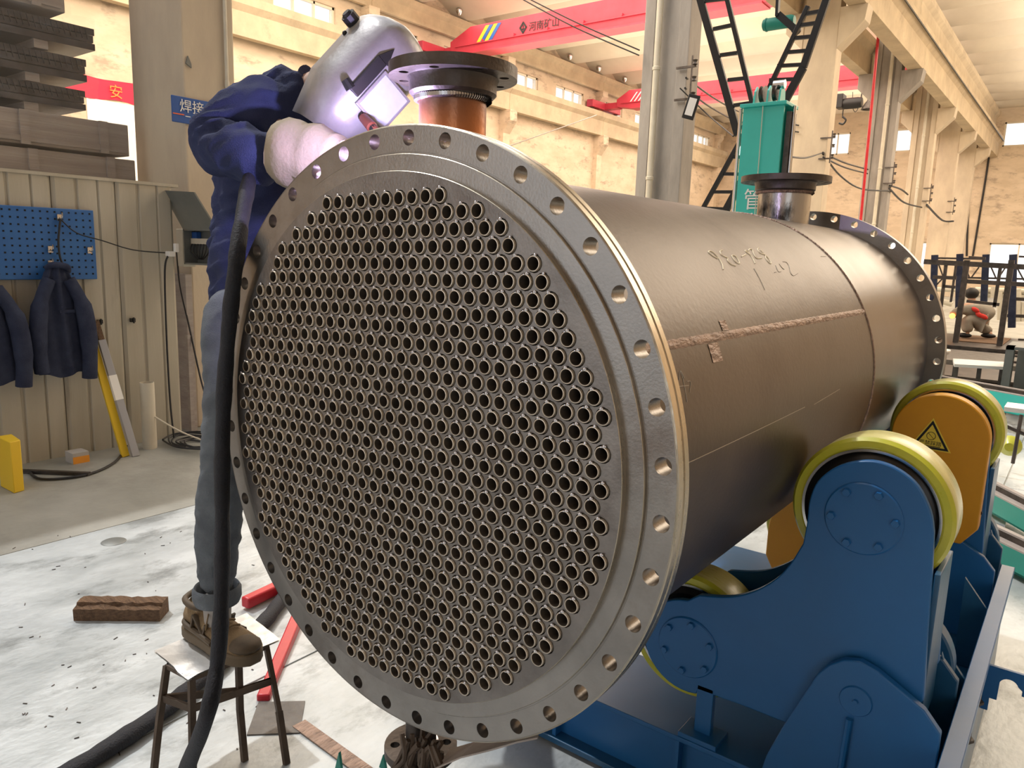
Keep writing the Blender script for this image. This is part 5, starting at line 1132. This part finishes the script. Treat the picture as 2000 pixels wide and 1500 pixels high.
# red bars and floor bits
a, b_ = pt(478, 1178, 2, .03), pt(600, 1120, 2, .03); tag(MB().bar(a, b_, .045, .045).build('red_steel_bar', 'redbar', loc=(a.x, a.y, 0), bevel=.008), 'red square bar lying on the floor left of the flange', 'bar')
ft = V((-.93, .32, .0)); dr = V((.20, .42, .40)); 
tag(MB().bar(ft, G(590, 1185, .78), .042, .042, (0, 0, 1)).build('red_prop', 'redbar', loc=tuple(ft), bevel=.006), 'red square leg leaning from the dark floor plate up behind the flange', 'bar')
Q4 = [pt(505, 1373, 2, 0), pt(596, 1371, 2, 0), pt(585, 1433, 2, 0), pt(482, 1437, 2, 0)]
tag(MB().add([q+V((0, 0, .004)) for q in Q4]+[q+V((0, 0, .0005)) for q in Q4], [(3, 2, 1, 0), (4, 5, 6, 7), (0, 1, 5, 4), (1, 2, 6, 5), (2, 3, 7, 6), (3, 0, 4, 7)]).build('dark_plate', 'plate_void', loc=tuple(Q4[0]), smooth=0), 'small dark steel plate on the floor under the red leg', 'plate')
S_ = [pt(560, 1400, 2, 0), pt(700, 1500, 2, 0)]; S_[1] = S_[1]+(S_[1]-S_[0])*.4  # thin flat brown strip running out from the dark plate
tag(MB().bar(S_[0]+V((.06, .0, .004)), S_[1]+V((0, 0, .004)), .045, .004, (0, 0, 1)).build('brown_floor_strip', 'bead', loc=tuple(S_[0])), 'flat brown strip lying diagonally on the floor under the vessel', 'bar')
for i, (px, py, s_) in enumerate([(662, 1502, .028), (748, 1500, .02)]):
    p = pt(px, py, 2, 0); tag(MB().prism([(p.x-.012, 0), (p.x+.014, 0), (p.x+.004, .055 if i == 0 else .045)], p.y-.004, p.y+.004, 'Y').build('steel_wedge', 'teal_dk', loc=tuple(p), smooth=0), ['thin dark green wedge standing on the floor at the bottom edge', 'second thin dark wedge just left of the small nozzle flange'][i], 'wedge')
p = pt(222, 1058, 2, 0); tag(MB().lathe([(0, .004), (.05, .003), (.056, 0), (0, 0)], (p.x, p.y, .001), 'Z', 24).build('round_spot', 'greybox', loc=tuple(p)), 'small round grey green disc on the floor plates', 'disc')
R = random.Random(21); b = MB()
for i in range(70):
    px, py = R.uniform(10, 560), R.uniform(1030, 1480); p = pt(px, py, 2, .001); a = R.random()*3; L = R.uniform(.004, .018); b.bar(p, p+V((math.cos(a)*L, math.sin(a)*L, .001)), .003, .002)
tag(b.build('floor_debris', 'darksteel', smooth=0), 'small scattered metal chips on the floor plates at the left', 'debris', kind='stuff')
# crouching worker in the background
wk = thing('person', 'crouching worker in grey workwear with red patches on the distant frame deck', 'person', (-.5, 15, .18))
K = lambda x, y, Y=15: pt(x, y, 1, Y)
skin('body', {'pel': (K(1936, 632), .07), 'cst': (K(1915, 603), .08), 'nek': (K(1898, 590), .06), 'hd': (K(1897, 576), .085), 'sh': (K(1888, 596, 14.8), .06), 'el': (K(1872, 608, 14.7), .05), 'wr': (K(1856, 612, 14.8), .035),
     'k1': (K(1890, 620, 14.8), .04), 'f1': (K(1890, 653, 14.8), .035), 't1': (K(1882, 656, 14.8), .04), 'k2': (K(1902, 627, 15.3), .04), 'f2': (K(1937, 652, 15.1), .035), 't2': (K(1928, 656, 15.1), .04), 'sL': (K(1890, 596, 15.3), .06), 'eL': (K(1874, 610, 15.4), .05), 'wL': (K(1858, 614, 15.1), .035)},
     [('pel', 'cst'), ('cst', 'nek'), ('nek', 'hd'), ('cst', 'sh'), ('sh', 'el'), ('el', 'wr'), ('cst', 'sL'), ('sL', 'eL'), ('eL', 'wL'), ('pel', 'k1'), ('k1', 'f1'), ('f1', 't1'), ('pel', 'k2'), ('k2', 'f2'), ('f2', 't2')], 'skin', wk)
skin('jacket', {'pel': (K(1936, 626), .19), 'cst': (K(1917, 606), .20), 'sh': (K(1895, 597, 14.9), .13), 'el': (K(1873, 607, 14.7), .075), 'wr': (K(1862, 611, 14.8), .055), 'eL': (K(1874, 609, 15.4), .07), 'wL': (K(1864, 613, 15.2), .05)},
     [('pel', 'cst'), ('cst', 'sh'), ('sh', 'el'), ('el', 'wr'), ('sh', 'eL'), ('eL', 'wL')], 'greycloth', wk, 2, .02, 5)
skin('trousers', {'pel': (K(1936, 635), .17), 'k1': (K(1888, 622, 14.8), .125), 'f1': (K(1890, 651, 14.8), .095), 'k2': (K(1902, 629, 15.3), .12), 'f2': (K(1936, 650, 15.1), .09)}, [('pel', 'k1'), ('k1', 'f1'), ('pel', 'k2'), ('k2', 'f2')], 'greycloth', wk, 2, .015, 6)
MB().ball(K(1898, 573), (.115, .115, .105), 14, 10).build('hair', 'hair', wk)
for x, y, YY in ((1887, 655, 14.8), (1934, 656, 15.1)): MB().ball(K(x, y, YY)+V((-.03, 0, .0)), (.12, .055, .045), 12, 8).build('shoe', 'black', wk)
for x, y in ((1906, 605), (1914, 615), (1922, 618)): c = K(x, y, 14.82); MB().ball(c-V((0, .06, 0)), (.075, .03, .04), 10, 6, Matrix.Rotation(.5, 3, 'Y')).build('red_patch', 'redcloth', wk)
p = K(1860, 617, 14.7); tag(MB().ball(p, .05, 8, 6).build('glowing_tip', 'hot', loc=tuple(p)), 'small orange glowing hot spot in front of the crouching worker', 'hot spot')
# remove helper properties
for o in bpy.data.objects:
    if '_o' in o: del o['_o']
